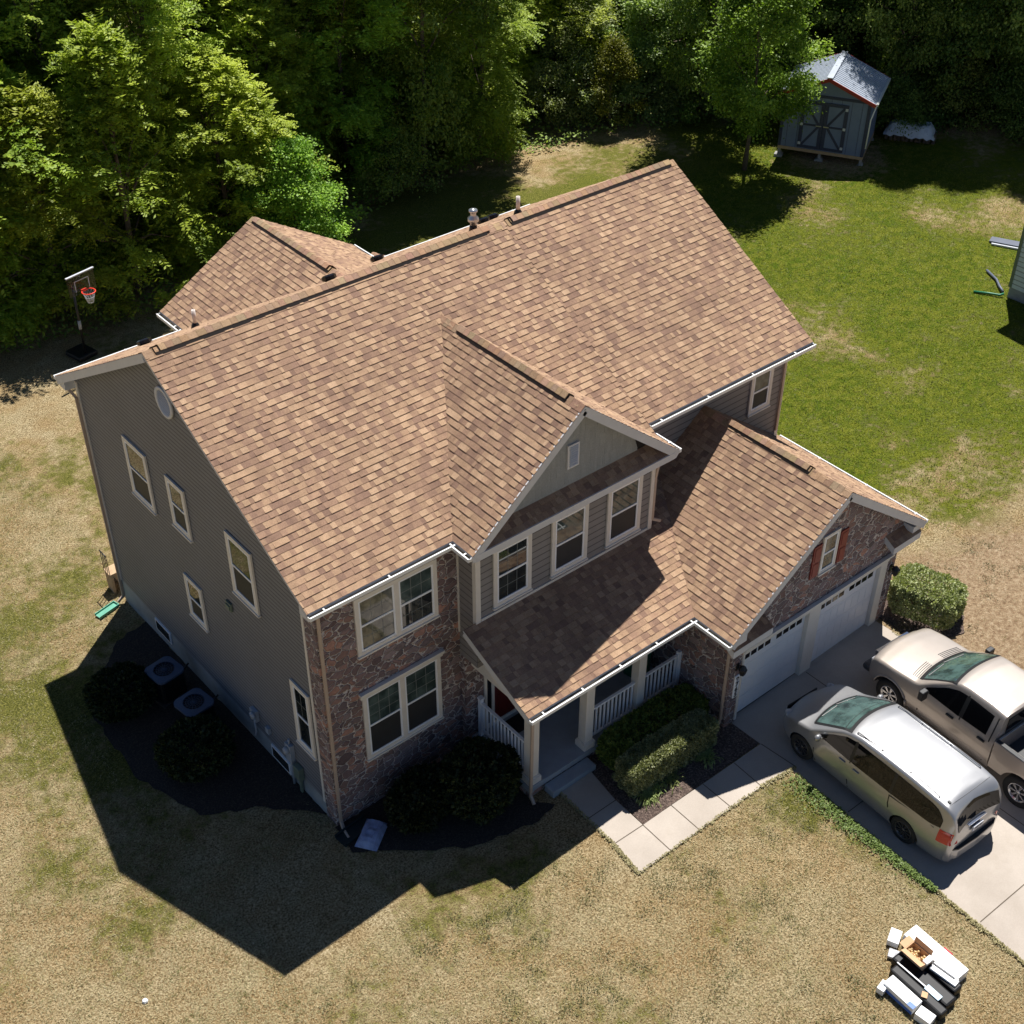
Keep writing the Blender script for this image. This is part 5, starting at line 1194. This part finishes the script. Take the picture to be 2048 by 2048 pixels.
top_panel('windscreen', 'wglass', truck, lambda y: .50-.16*y*y, lambda y: 1.27-.16*y*y, .72, ttop)
top_panel('cowl', 'black', truck, lambda y: 1.275-.16*y*y, lambda y: 1.36-.16*y*y, .78, ttop, .008, 3)
wipers(truck, ttop, 1.24, (.62, .0), .55)
for s in (1, -1):
    mb = MB()
    for k in range(4):                                     # cowl vents
        P = [V3((1.40+k*.05-.16*y*y, y, ttop(1.40+k*.05-.16*y*y, y)+.006)) for y in np.linspace(s*.2, s*.78, 7)]
        for a, b in zip(P[:-1], P[1:]): mb.beam(a, b, .014, .006)
    mb.build('cowl_vent', 'black', truck)
    side_panel('side_window', 'cglass', truck, [(-.0, 1.80), (.22, 1.78), (.5, 1.66), (.95, 1.36)], [(0, 1.25), (.95, 1.27)], thw, s)
    side_panel('side_window', 'cglass', truck, [(-.78, 1.78), (-.1, 1.81)], [(-.74, 1.28), (-.1, 1.26)], thw, s)
    side_panel('window_pillar', 'black', truck, [(-.105, 1.80), (.005, 1.80)], [(-.105, 1.26), (.005, 1.26)], thw, s, .0045, 2)
    mb = MB()
    for pts in ([(-.05, 1.83), (-.05, 1.2), (-.05, .5)], [(-.86, 1.8), (-.86, 1.2), (-.82, .55)], [(1.02, 1.28), (1.02, .6)]):
        mb = MB()
        P = [V3((X, s*(thw(X, z)+.002), z)) for X, z in pts]
        for a, b in zip(P[:-1], P[1:]): mb.beam(a, b, .007, .030, (1, 0, 0))
        mb.build('door_gap', 'black', truck)
    for x in (.18, -.68): mb = MB(); mb.beam((x-.1, s*(thw(x, 1.1)+.02), 1.12), (x+.1, s*(thw(x, 1.1)+.02), 1.12), .04, .05); mb.build('door_handle', 'black', truck, bevel=.01)
    mb = MB(); mb.box((.78, s*1.17-.1, 1.22), (.92, s*1.17+.1, 1.48)); mb.beam((.85, s*.95, 1.3), (.85, s*1.1, 1.32), .05, .05); mb.build('mirror', 'black', truck, bevel=.03)
    mb = MB(); mb.tube([(1.25, s*.98, .42), (1.15, s*1.06, .40), (-.75, s*1.06, .40), (-.85, s*.98, .42)], .05, 8); mb.build('side_step', 'chrome', truck)
    mb = MB(); mb.box((2.44, s*.72-.11, .78), (2.615, s*.72+.11, .95)); mb.build('headlight', 'lamp_clear', truck, bevel=.04)
    mb = MB(); mb.box((2.40, s*.87-.04, .9), (2.50, s*.87+.02, 1.02)); mb.build('turn_signal', 'amber', truck, bevel=.02)
    mb = MB(); mb.tube([(1.835+.5*math.cos(t), s*(thw(1.835+.5*math.cos(t), .6)+.01), .42+.5*math.sin(t)) for t in np.linspace(.15, PI-.15, 14)], .03, 6); mb.build('wheel_arch', 'truck_paint', truck)
mb = MB(); mb.box((2.60, -.55, .74), (2.71, .55, .96)); mb.use('chrome')
for k in range(3): mb.box((2.711, -.55, .76+k*.07), (2.73, .55, .79+k*.07))
mb.use('black'); mb.mi = [0]*6+mb.mi[6:] if False else mb.mi; mb.build('grille', parent=truck)
mb = MB(); mb.box((2.55, -.86, .48), (2.80, .86, .68)); mb.build('front_bumper', 'rim_d', truck, bevel=.07)
mb = MB()                                                   # bed: open box
bx0, bx1 = -3.02, -1.0
for s in (-1, 1):
    mb.box((bx0, s*.93-.05 if s > 0 else s*.93-.05, .55), (bx1, s*.93+.05, 1.33))
    mb.box((-2.45, s*.74-.13, .92), (-1.25, s*.74+.13, 1.08))
mb.box((bx0+.0, -.879, .8), (bx1, .879, .86)); mb.box((bx1-.05, -.878, .861), (bx1-.001, .878, 1.33)); mb.box((bx0, -.878, .861), (bx0+.06, .878, 1.33))
bd = mb.build('bed', 'truck_paint', None)
for s in (-1, 1):
    cb = MB(); cb.use('black'); cb.lathe([(0, 0), (.48, 0), (.48, .3), (0, .3)], Matrix.Translation((-1.835, s*1.1, .42)) @ Matrix.Rotation(PI/2*s, 4, 'X'), 36); c = cb.build('cut')
    bm = bmesh.new(); bm.from_mesh(c.data); bmesh.ops.remove_doubles(bm, verts=bm.verts, dist=1e-4); bmesh.ops.recalc_face_normals(bm, faces=bm.faces); bm.to_mesh(c.data); bm.free()
    md = bd.modifiers.new('b', 'BOOLEAN'); md.operation = 'DIFFERENCE'; md.object = c; md.solver = 'EXACT'; bpy.context.view_layer.update()
    me = bpy.data.meshes.new_from_object(bd.evaluated_get(bpy.context.evaluated_depsgraph_get())); bd.modifiers.clear(); bd.data = me; bpy.data.objects.remove(c)
bd.parent = truck; b_ = bd.modifiers.new('bevel', 'BEVEL'); b_.width = .02; b_.segments = 2; b_.limit_method = 'ANGLE'
mb = MB(); mb.box((bx0+.07, -.875, .862), (bx1-.06, .875, .875)); mb.use('black'); 
mb.box((-2.98, -.97, 1.331), (-1.02, -.87, 1.345)); mb.box((-2.98, .87, 1.331), (-1.02, .97, 1.345)); mb.build('bed_liner', 'gutter_in', truck)
mb = MB(); G = []; mb.box((-1.0, -.62, 1.36), (-.975, .62, 1.78)); mb.build('rear_window', 'cglass', truck)

# ------------------------------------------------------------------ shed
M['shed'] = plain('shed_grey_siding', lin(112, 126, 152), .7, var=.06)
M['shed_trim'] = plain('shed_dark_trim', lin(52, 58, 82), .6, var=.08)
M['shed_red'] = plain('shed_red_edge', lin(150, 42, 36), .5)
M['wood'] = plain('raw_lumber', lin(178, 150, 118), .85, var=.15, vs=5)
M['metalroof'] = plain('ribbed_metal_roof', (.55, .60, .68), .35, metal=.4, var=.08)
M['block'] = plain('concrete_block', lin(150, 148, 146), .9, var=.12)
sa = V3((36.74, 18.9, 0)); sb = V3((38.55, 15.61, 0)); ex = (sb-sa).normalized()
shed = empty('shed', (sa.x, sa.y, .36), math.atan2(ex.y, ex.x), 'small grey shed with ribbed metal roof, red roof edge and crossed double doors', 'shed')
W_, D_ = 3.78, 3.2; F0 = .36                               # local: x along the front, y backwards, z up
mb = MB(); mb.prism([(0, 0, F0+.14), (W_, 0, F0+.14), (W_, 0, 3.0), (W_/2, 0, 3.78), (0, 0, 3.0)], (0, D_, 0)); mb.build('wall', 'shed', shed)
mb = MB(); mb.box((-.02, -.02, F0), (W_+.02, D_+.02, F0+.138)); mb.build('floor_joists', 'wood', shed)
for x in (.05, W_/2, W_-.05):
    for y in (.1, D_-.1):
        mb = MB(); mb.box((x-.06, y-.06, .02), (x+.06, y+.06, F0-.002)); mb.use('block'); mb.box((x-.18, y-.18, -.3), (x+.18, y+.18, .08)); mb.prism([(x-.15, y-.15, .081), (x+.15, y-.15, .081), (x+.08, y, .16)], (0, .2, 0)); mb.build('pier', 'wood', shed)
mb = MB(); rise = .78; ov = .22; sl = rise/(W_/2); nrib = 19
for s in (0, 1):
    x_e = -ov if s == 0 else W_+ov; ze = 3.0-ov*sl+.06; xa, za = W_/2, 3.84; dirx = 1 if s == 0 else -1
    mb.prism([(x_e, -.2, ze), (xa, -.2, za), (xa, D_+.2, za), (x_e, D_+.2, ze)], (0, 0, -.05))
    for k in range(nrib): y = -.18+(D_+.36)*k/(nrib-1); mb.beam((x_e, y, ze+.012), (xa, y, za+.012), .045, .03, (0, 0, 1))
mb.beam((W_/2, -.22, 3.88), (W_/2, D_+.22, 3.88), .26, .03); rf = mb.build('roof', 'metalroof', shed)
for y in (-.235, D_+.235):
    for x_e in (-ov-.02, W_+ov+.02): mb = MB(); mb.beam((x_e, y, 3.0-ov*sl-.0), (W_/2, y, 3.79), .03, .15, (0, 0, 1)); mb.build('roof_edge', 'shed_red', shed)
mb = MB(); mb.box((-.01, -.03, 2.9), (W_+.01, -.001, 3.02)); mb.box((-.03, -.031, F0+.14), (.1, -.002, 2.899)); mb.box((W_-.1, -.031, F0+.14), (W_+.03, -.002, 2.899)); mb.box((W_+.001, -.03, F0+.14), (W_+.03, .1, 2.95)); mb.build('trim', 'shed_trim', shed)
for x0, x1, lb in ((.84, 1.86, 'left shed door'), (1.87, 2.89, 'right shed door')):
    mb = MB(); z0, z1 = F0+.2, 2.72; mb.box((x0, -.03, z0), (x1, -.002, z1)); d = mb.build('door', 'shed', shed); d['label'] = lb
    mb = MB(); t = .16
    for a, b in (((x0, z0), (x0+t, z1)), ((x1-t, z0), (x1, z1))): mb.box((a[0], -.06, a[1]), (b[0], -.031, b[1]))
    for a, b in ((z0, z0+.12), (z1-.14, z1), ((z0+z1)/2-.04, (z0+z1)/2+.04)): mb.box((x0+t, -.059, a), (x1-t, -.031, b))
    inner = x1-t if x0 < 1 else x0+t; outer = x0+t if x0 < 1 else x1-t
    mb.beam((inner, -.045, (z0+z1)/2), (outer, -.045, z1-.14), .02, .10, (0, 0, 1)); mb.beam((inner, -.0445, (z0+z1)/2), (outer, -.0445, z0+.12), .02, .10, (0, 0, 1)); mb.build('door_brace', 'shed_trim', d)
    for z in (z0+.2, (z0+z1)/2, z1-.2):
        xx = x0+.02 if x0 < 1 else x1-.14; mb = MB(); mb.box((xx, -.07, z-.06), (xx+.12, -.061, z+.06)); mb.build('hinge', 'plate', d)
    mb = MB(); mb.box((inner-.14, -.085, (z0+z1)/2-.02), (inner+.1, -.061, (z0+z1)/2+.02)); mb.build('latch', 'galv', d)
mb = MB()
for k in range(8): x = .3+k*.45; mb.box((x, -.012, F0+.15), (x+.012, -.001, 2.89))
mb.build('siding_groove', 'shed_trim', shed)
mb = MB(); mb.beam((W_+ov+.05, -.1, 2.93), (W_+ov+.05, D_+.2, 2.93), .1, .09); mb.tube([(W_+ov+.03, -.02, 2.9), (W_+.1, -.0, 2.2), (W_+.08, .0, .9)], .035, 6); mb.build('gutter', 'gutter', shed)

# ------------------------------------------------------------------ neighbour's house (only its left wall shows)
nb = empty('house', (32.82, 4.22, .6), 0, "neighbouring house with pale blue-grey siding cut off by the right edge", 'house')
M['nb'] = plain('pale_blue_siding', lin(178, 186, 188), .6)
mb = MB(); mb.use('siding'); c_ = lin(205, 216, 222); LN_ = 14
dvx, dvy = V3((30.55-32.82, 2.0-4.22, 0)).normalized(), 0
wd = V3((-.0, -1, 0))
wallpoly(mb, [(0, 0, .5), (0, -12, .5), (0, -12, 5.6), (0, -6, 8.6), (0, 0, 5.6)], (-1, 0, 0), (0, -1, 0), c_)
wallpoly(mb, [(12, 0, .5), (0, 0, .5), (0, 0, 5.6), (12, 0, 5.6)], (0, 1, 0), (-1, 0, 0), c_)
w_ = mb.build('wall', parent=nb, colors=True)
mb = MB(); mb.prism([(.03, -.03, 0), (.03, -11.97, 0), (.03, -11.97, 5.55), (.03, -6, 8.5), (.03, -.03, 5.55)], (11.9, 0, 0)); mb.build('wall_core', 'deck', nb)
mb = MB(); mb.box((.01, -11.98, -.6), (11.95, -.02, .5)); mb.build('foundation', 'found', nb)
mb = MB(); mb.box((-.03, -.1, .5), (.0, .02, 5.5)); mb.build('corner_trim', 'mgreen', nb)
mb = MB(); mb.use('shingle'); 
roof_plane(mb, [(12.3, .4, 5.45), (-.3, .4, 5.45), (-.3, -6, 8.65), (12.3, -6, 8.65)], (-1, 0, 0), V3((0, .5, 1)), .2)
roof_plane(mb, [(-.3, -12.4, 5.45), (12.3, -12.4, 5.45), (12.3, -6, 8.65), (-.3, -6, 8.65)], (1, 0, 0), V3((0, -.5, 1)), .2)
mb.use('soffit'); mb.prism([(-.3, .4, 5.44), (12.3, .4, 5.44), (12.3, -6, 8.64), (-.3, -6, 8.64)], (0, 0, -.15)); mb.prism([(-.3, -12.4, 5.44), (12.3, -12.4, 5.44), (12.3, -6, 8.64), (-.3, -6, 8.64)], (0, 0, -.15)); mb.build('roof', parent=nb, colors=True)
mb = MB(); mb.box((-.55, -3.9, -.2), (-.15, -3.4, .5)); mb.box((-.5, -3.3, -.2), (-.1, -2.95, .3)); tag(mb.build('utility_box', 'meter', None, bevel=.02, loc=(32.82, 4.22, .6)), 'pale utility boxes on the ground beside the neighbouring wall', 'utility box')
# things lying by the neighbour's wall
M['hose'] = plain('hose_green', lin(40, 120, 84), .45); M['corr'] = plain('corrugated_pipe', lin(90, 96, 112), .5)
def gtube(name, pts, r_, mat, label, cat):
    mb = MB(); mb.tube([(x, y, gz(x, y)+h) for x, y, h in pts], r_, 8); return tag(mb.build(name, mat), label, cat)
gtube('drain_hose', [(32.22, 5.25, .05), (32.5, 4.75, .06), (32.62, 4.4, .08), (32.75, 4.32, .12)], .045, 'hose', 'green drain hose lying on the grass by the neighbouring wall', 'hose')
gtube('drain_pipe', [(34.0, 5.9, .06), (33.6, 5.2, .07), (33.2, 4.8, .08), (32.9, 4.45, .1)], .05, 'corr', 'grey-blue corrugated pipe curving away from the neighbouring wall', 'pipe')
mb = MB(); x, y = 36.9, 6.9; mb.beam((36.35, 7.35, gz(36.35, 7.35)+.06), (37.0, 5.6, gz(37, 5.6)+.06), .45, .06); mb.build('x', 'corr')
o = bpy.data.objects['x']; o.name = 'board'; tag(o, 'grey board lying on the lawn behind the neighbouring house', 'board')
mb = MB(); mb.beam((36.05, 7.1, gz(36, 7)+.05), (36.7, 5.4, gz(36.7, 5.4)+.05), .08, .06); tag(mb.build('plank', 'plate'), 'white plank lying beside the grey board', 'plank')

# ------------------------------------------------------------------ basketball hoop
hoop = empty('basketball_hoop', (5.2, 24.0, -.6), R(12), 'portable basketball hoop with clear backboard and orange rim in the shade of the trees', 'basketball hoop')
M['orange'] = plain('rim_orange', lin(255, 74, 50), .4, var=.05); M['bboard'] = glass_mat('backboard_smoky', (.02, .022, .024), .1); M['bboard'].node_tree.nodes['Principled BSDF'].inputs['Alpha'].default_value = .25
mb = MB(); mb.tube([(0, .1, .1), (0, .05, 1.5), (0, 0, 2.9)], .045, 10); mb.tube([(0, 0, 2.7), (0, -.55, 3.0)], .03, 6); mb.tube([(0, 0, 2.9), (0, -.55, 3.5)], .03, 6); mb.build('pole', 'black', hoop)
mb = MB(); mb.tube([(0, .07, 1.2), (0, .05, 1.55)], .06, 10); mb.build('height_handle', 'meter', hoop)
mb = MB(); mb.box((-.56, -.64, 2.9), (.56, -.6, 3.62)); mb.build('backboard', 'bboard', hoop)
mb = MB()
for a, b in (((-.58, 3.62), (.58, 3.66)),): mb.box((a[0], -.66, a[1]), (b[0], -.58, b[1]))
mb.build('board_frame', 'plate', hoop)
mb = MB(); mb.box((-.3, -.645, 3.02), (-.27, -.6405, 3.4)); mb.box((.27, -.645, 3.02), (.3, -.6405, 3.4)); mb.box((-.3, -.645, 3.401), (.3, -.6405, 3.43)); mb.build('board_marking', 'plate', hoop)
mb = MB(); cx_, cy_ = .0, -.95
mb.tube([(cx_+.23*math.cos(t), cy_+.23*math.sin(t), 3.05) for t in np.linspace(0, 2*PI, 29)], .02, 6, caps=False); mb.box((-.1, -.75, 3.0), (.1, -.645, 3.06)); mb.build('rim', 'orange', hoop)
mb = MB()
for k in range(12):
    t = 2*PI*k/12
    for dt in (.5, -.5): mb.tube([(cx_+.22*math.cos(t), cy_+.22*math.sin(t), 3.04), (cx_+.16*math.cos(t+dt*.6), cy_+.16*math.sin(t+dt*.6), 2.85), (cx_+.10*math.cos(t+dt), cy_+.10*math.sin(t+dt), 2.62)], .007, 4)
for rr, zz in ((.165, 2.86), (.11, 2.66)): mb.tube([(cx_+rr*math.cos(t), cy_+rr*math.sin(t), zz) for t in np.linspace(0, 2*PI, 17)], .007, 4, caps=False)
mb.build('net', 'plate', hoop)
mb = MB(); mb.box((-.4, -.1, .0), (.4, .8, .2)); mb.build('base', 'black', hoop, bevel=.06)
mb = MB(); mb.lathe([(0, .32), (.2, .28), (.34, .12), (.36, 0)], None, 7, smooth=False); o = mb.build('rock', 'block', loc=(5.25, 22.3, -.55)); o.scale = (1, .7, .8); tag(o, 'grey rock on the shaded grass below the basketball hoop', 'rock')

# ------------------------------------------------------------------ things around the house
def ac_unit(x, y, label):
    e = empty('air_conditioner', (x, y, gz(x, y)+.02), R(8), label, 'air conditioner', 'air conditioners beside the left wall')
    mb = MB(); mb.box((-.42, -.42, .0), (.42, .42, .06)); mb.build('pad', 'gutter_in', e)
    mb = MB(); mb.box((-.36, -.36, .06), (.36, .36, .8)); cb = mb.build('cabinet', 'black', e, bevel=.05)
    mb = MB(); 
    for k in range(14): z = .12+k*.046; mb.box((-.372, -.3, z), (.372, .3, z+.018)); mb.box((-.3, -.372, z), (.3, .372, z+.018))
    mb.build('louvre', 'black', e)
    mb = MB(); n = 32; mb.sm = False
    for k in range(n):
        t0, t1 = 2*PI*k/n, 2*PI*(k+1)/n
        def sq(t): c, s = math.cos(t), math.sin(t); m_ = max(abs(c), abs(s)); f = .40/m_; f = min(f, .50); return V3((c*f, s*f, .84))
        def ci(t): return V3((.27*math.cos(t), .27*math.sin(t), .86))
        mb.face([ci(t0), sq(t0), sq(t1), ci(t1)]); mb.face([sq(t0), sq(t0)-V3((0, 0, .06)), sq(t1)-V3((0, 0, .06)), sq(t1)])
    mb.build('top_rim', 'acgrey', e)
    mb = MB()
    for rr in (.08, .14, .2, .26): mb.tube([(rr*math.cos(t), rr*math.sin(t), .85) for t in np.linspace(0, 2*PI, 21)], .005, 4, caps=False)
    for k in range(8): t = PI*k/8; mb.tube([(.27*math.cos(t), .27*math.sin(t), .855), (-.27*math.cos(t), -.27*math.sin(t), .855)], .005, 4)
    mb.build('fan_guard', 'acgrey', e)
    mb = MB(); mb.lathe([(0, .83), (.09, .82), (.09, .78), (0, .77)], None, 12)
    for k in range(3): t = 2*PI*k/3; mb.beam((.05*math.cos(t), .05*math.sin(t), .79), (.25*math.cos(t), .25*math.sin(t), .8), .12, .012)
    mb.build('fan', 'black', e)
    mb = MB(); mb.tube([(.36, .1, .3), (.6, .1, .35), (.78, .1, .45)], .025, 6); mb.build('refrigerant_line', 'black', e)
M['acgrey'] = plain('ac_grey', lin(74, 88, 110), .5)
ac_unit(-.88, 6.55, 'air conditioner farther from the stone corner, in the shade of the left wall')
ac_unit(-.88, 5.0, 'air conditioner nearer to the stone corner, in the shade of the left wall')
mb = MB(); mb.box((-.34, -.10, 0), (.34, .10, .03)); mb.box((-.34, -.12, 0), (.34, -.10, .08)); mb.box((-.34, .10, 0), (.34, .12, .08)); mb.box((.32, -.099, .031), (.34, .099, .08))
tag(mb.build("splash_block", "teal", loc=(-.62, 10.62, gz(0, 10.6)+.01), rz=R(14)), 'green splash block under the downspout at the rear left corner', 'splash block')
M['bagw'] = plain('paper_sack', lin(150, 160, 190), .5, var=.25, vs=7); M['dkgreen'] = plain('dark_green_mat', lin(12, 34, 36), .7)
mb = MB(); g = []; rr = random.Random(3); mb.sm = True
for i in range(9):
    row = []
    for j in range(7):
        u, v = i/8*2-1, j/6*2-1; h = .16*max(0, (1-u**4)*(1-v**4))**.5*(1+rr.uniform(-.25, .25)); row.append((u*.42, v*.27, h))
    g.append(row)
for i in range(8):
    for j in range(6): mb.face([g[i][j], g[i+1][j], g[i+1][j+1], g[i][j+1]])
tag(mb.build('mulch_sack', 'bagw', loc=(.42, -.78, gz(.4, -.8)+.03), rz=R(35)), 'crumpled white sack lying on the mulch near the stone corner', 'sack')
mb = MB(); mb.box((-.55, -.16, 0), (.3, .16, .035)); mb.box((-.55, -.2, 0), (.3, -.16, .1)); mb.box((-.55, .16, 0), (.3, .2, .1)); tag(mb.build('splash_block', 'dkgreen', loc=(.3, -.42, gz(0, -.3)+.01), rz=R(5)), 'dark green splash block under the downspout at the stone corner', 'splash block')
mb = MB(); mb.box((-.38, -.25, 0), (.38, .25, .02)); tag(mb.build('doormat', 'black', loc=(5.0, -.62, SLAB+.001)), 'black doormat on the porch before the red door', 'doormat')
mb = MB(); mb.box((-.25, -.25, .0), (.25, .25, .5)); mb.box((-.25, .18, .5), (.25, .25, .95)); tag(mb.build('porch_chair', 'dkg2' if 'dkg2' in M else 'mgreen', loc=(8.45, -1.2, SLAB), rz=R(-80), bevel=.05), 'green chair in the dark corner of the porch', 'chair')
M['chairgreen'] = plain('chair_green', lin(24, 100, 72), .6); bpy.data.objects['porch_chair'].data.materials[0] = M['chairgreen']
# steps and rail behind the rear left corner
st = empty('rear_steps', (0, 0, 0), 0, 'wooden steps with a black rail peeking out behind the rear left corner', 'steps')
mb = MB()
for k in range(3): mb.box((.2, 11.1+k*.3, -.4), (1.4, 11.4+k*.3, .42-k*.2))
mb.box((-.14, 11.2, .3), (1.4, 11.6, .34)); mb.box((-.12, 11.22, -.4), (-.04, 11.58, .299)); mb.build('tread', 'wood', st)
mb = MB()
for k in range(4): mb.tube([(-.12, 11.22+k*.12, .34), (-.12, 11.22+k*.12, 1.0)], .012, 5)
mb.tube([(-.12, 11.2, 1.0), (-.12, 11.62, 1.0)], .018, 6); mb.build('rail', 'black', st)
# tarp-covered pile by the wood, right of the shed
tp = empty('tarp_pile', (42.6, 15.9, .5), R(-60), 'brown woodpile half covered by a crumpled white tarp, right of the shed', 'woodpile')
mb = MB(); rr = random.Random(9)
for k in range(46):
    z = .08+(k//12)*.16; x = -1.1+(k % 12)*.19+rr.uniform(-.03, .03); mb.tube([(x, -.32+rr.uniform(-.05, .05), z), (x, .32+rr.uniform(-.05, .05), z)], .08, 7)
mb.build('logs', 'bark', tp)
mb = MB(); g = []; mb.sm = True
for i in range(15):
    row = []
    for j in range(9):
        u, v = i/14*2-1, j/8*2-1; e_ = max(abs(u)-.8, 0)*5+max(abs(v)-.6, 0)*2.5; row.append((u*1.15-.1, v*.62, .8-.45*min(1, e_)+rr.uniform(-.06, .06)))
    g.append(row)
for i in range(14):
    for j in range(8): mb.face([g[i][j], g[i+1][j], g[i+1][j+1], g[i][j+1]])
M['tarp'] = plain('white_tarp', lin(200, 206, 214), .5, var=.12, vs=5); mb.build('tarp', 'tarp', tp)
# small white scrap on the front lawn
mb = MB(); mb.lathe([(0, .05), (.05, .04), (.07, 0)], None, 6, smooth=False); tag(mb.build('paper_scrap', 'white', loc=(-5.6, -1.2, gz(-5.6, -1.2)+.01)), 'tiny white scrap lying on the dry front lawn', 'scrap')

# ------------------------------------------------------------------ the pile of boxes and cases on the front lawn
M['card'] = plain('cardboard', lin(206, 166, 128), .85, var=.08); M['cardi'] = plain('cardboard_inside', lin(120, 90, 80), .9)
M['wmetal'] = plain('white_metal_box', (.86, .86, .85), .35, var=.02); M['case'] = plain('black_case', (.009, .009, .010), .5, spec=.3); M['bluep'] = plain('blue_print', lin(70, 110, 190), .5)
M['ltblue'] = plain('pale_blue_sheet', lin(196, 222, 236), .4); M['film'] = plain('clear_film', (.5, .5, .52), .15, var=.4, vs=20); M['redp'] = plain('red_print', lin(200, 50, 70), .5); M['brass'] = plain('brass_caps', lin(220, 190, 140), .3, metal=.5)
PZ = gz(6.8, -11.2); PA = R(-92.5)
def pbox(name, x, y, z, lx, ly, lz, mat, label=None, cat=None, parent=None, rz=0, bev=.012, hollow=False, build=True):
    mb = MB()
    if not hollow: mb.box((-lx/2, -ly/2, 0), (lx/2, ly/2, lz))
    else:
        t = .02; mb.box((-lx/2, -ly/2, 0), (lx/2, ly/2, .02)); mb.box((-lx/2, -ly/2, .02), (-lx/2+t, ly/2, lz)); mb.box((lx/2-t, -ly/2, .02), (lx/2, ly/2, lz)); mb.box((-lx/2+t, -ly/2, .02), (lx/2-t, -ly/2+t, lz)); mb.box((-lx/2+t, ly/2-t, .02), (lx/2-t, ly/2, lz))
    o = mb.build(name, mat, parent, bevel=bev)
    if parent is None: o.location = (x, y, PZ+z); o.rotation_euler = (0, 0, PA+rz); tag(o, label, cat)
    else: o.location = (x, y, z); o.rotation_euler = (0, 0, rz)
    return o
def pent(name, x, y, z, label, cat, rz=0): return empty(name, (x, y, PZ+z), PA+rz, label, cat)
t = pent('metal_toolbox', 7.38, -11.2, .0, 'long white metal toolbox with a hinged lid at the top of the pile', 'toolbox')
pbox('box_body', 0, 0, 0, 1.36, .40, .24, 'wmetal', parent=t); pbox('lid', 0, .1, .243, 1.36, .2, .035, 'wmetal', parent=t); pbox('lid', 0, -.105, .243, 1.36, .2, .035, 'wmetal', parent=t)
mb = MB(); mb.tube([(.02, .21, .16), (.02, .27, .2), (.22, .27, .2), (.22, .21, .16)], .016, 6); mb.build('handle', 'redp', t); pbox('sticker', .45, -.204, .1, .3, .006, .06, 'redp', parent=t, bev=0)
pbox('parcel', 7.12, -10.38, 0, .24, .36, .16, 'wmetal', 'white parcel wrapped in clear film beside the toolbox', 'parcel', rz=.45)
pbox('film_wrap', 6.83, -10.64, 0, .3, .22, .07, 'film', 'crumpled clear plastic film below the white parcel', 'plastic film', rz=.5)
# black cases
pbox('tool_case', 6.72, -11.4, 0, 1.42, .34, .24, 'case', 'long black case under the open cardboard box', 'case', bev=.05)
pbox('tool_case', 7.05, -11.62, .0, .8, .26, .26, 'case', 'black case holding the white bracket', 'case', bev=.04)
pbox('tool_case', 6.40, -11.5, .0, 1.32, .22, .26, 'case', 'narrow black case behind the long blue and white carton', 'case', bev=.04)
c = pent('cardboard_box', 6.97, -11.04, .24, 'open cardboard box full of small brass caps on the long black case', 'cardboard box')
pbox('carton', 0, 0, 0, .50, .30, .2, 'card', parent=c, hollow=True, bev=0)
mb = MB(); rr = random.Random(4); mb.use('brass')
for k in range(26): x_, y_ = rr.uniform(-.2, .16), rr.uniform(-.11, .1); mb.lathe([(0, .05), (.026, .045), (.03, 0)], Matrix.Translation((x_, y_, .05+rr.uniform(0, .06))) @ Matrix.Rotation(rr.uniform(-.6, .6), 4, 'X'), 8)
mb.build('caps', parent=c)
for (p, q, r3) in (((-.25, -.15, .2), (.25, -.15, .2), (0, -.13, .05)), ((-.25, -.15, .2), (-.25, .15, .2), (-.14, 0, .03)), ((-.25, .15, .2), (.2, .15, .2), (0, .02, .14))):
    mb = MB(); a, b, o_ = V3(p), V3(q), V3(r3); mb.prism([a, b, b+o_, a+o_], (0, 0, .006)); mb.build('flap', 'card', c)
mb = MB(); mb.box((.17, -.1, .17), (.28, .12, .23)); mb.build('leaflet', 'wmetal', c)
mb = MB(); mb.use('wmetal'); mb.box((-.3, -.10, 0), (.3, .02, .05)); mb.box((-.3, .06, 0), (.28, .085, .06)); mb.box((.2, .021, 0), (.3, .059, .05)); b = mb.build('bracket', bevel=.01); b.location = (7.06, -11.64, PZ+.265); b.rotation_euler = (0, 0, PA+.12); tag(b, 'white plastic bracket lying on the black case', 'bracket')
pbox('white_rail', 6.55, -11.2, .265, .72, .035, .02, 'wmetal', 'thin white rail lying between the black cases', 'rail', rz=.02)
pbox('pale_sheet', 6.55, -11.74, .265, .36, .15, .02, 'ltblue', 'pale blue-white sheet on the black case', 'sheet')
l = pent('product_box', 6.13, -11.32, .02, 'long white and blue carton with large grey lettering', 'carton')
pbox('carton', 0, 0, 0, .76, .30, .20, 'wmetal', parent=l); pbox('printed_side', 0, -.152, .0, .76, .006, .09, 'bluep', parent=l, bev=0); pbox('printed_side', .30, -.10, .2005, .16, .11, .003, 'bluep', parent=l, bev=0)
mb = MB()
for i, (w1, h1) in enumerate(((.05, .07), (.03, .075), (.02, .04), (.012, .05), (.03, .05), (.012, .05), (.03, .05), (.012, .06), (.04, .06))): mb.box((-.35+i*.062, -.13, .2), (-.35+i*.062+w1, -.13+h1, .2035))
mb.build('lettering', 'meter', l)
pbox('white_box', 5.98, -10.96, .0, .16, .26, .16, 'wmetal', 'small white box at the left end of the long carton', 'box', rz=.2)
pbox('white_box', 6.08, -11.92, .0, .34, .26, .2, 'wmetal', 'white box with a pink edge at the lower end of the pile', 'box', rz=.15)
pbox('box_flap', 6.37, -11.66, .28, .12, .14, .01, 'card', 'brown cardboard flap beside the long carton', 'cardboard', rz=.5)
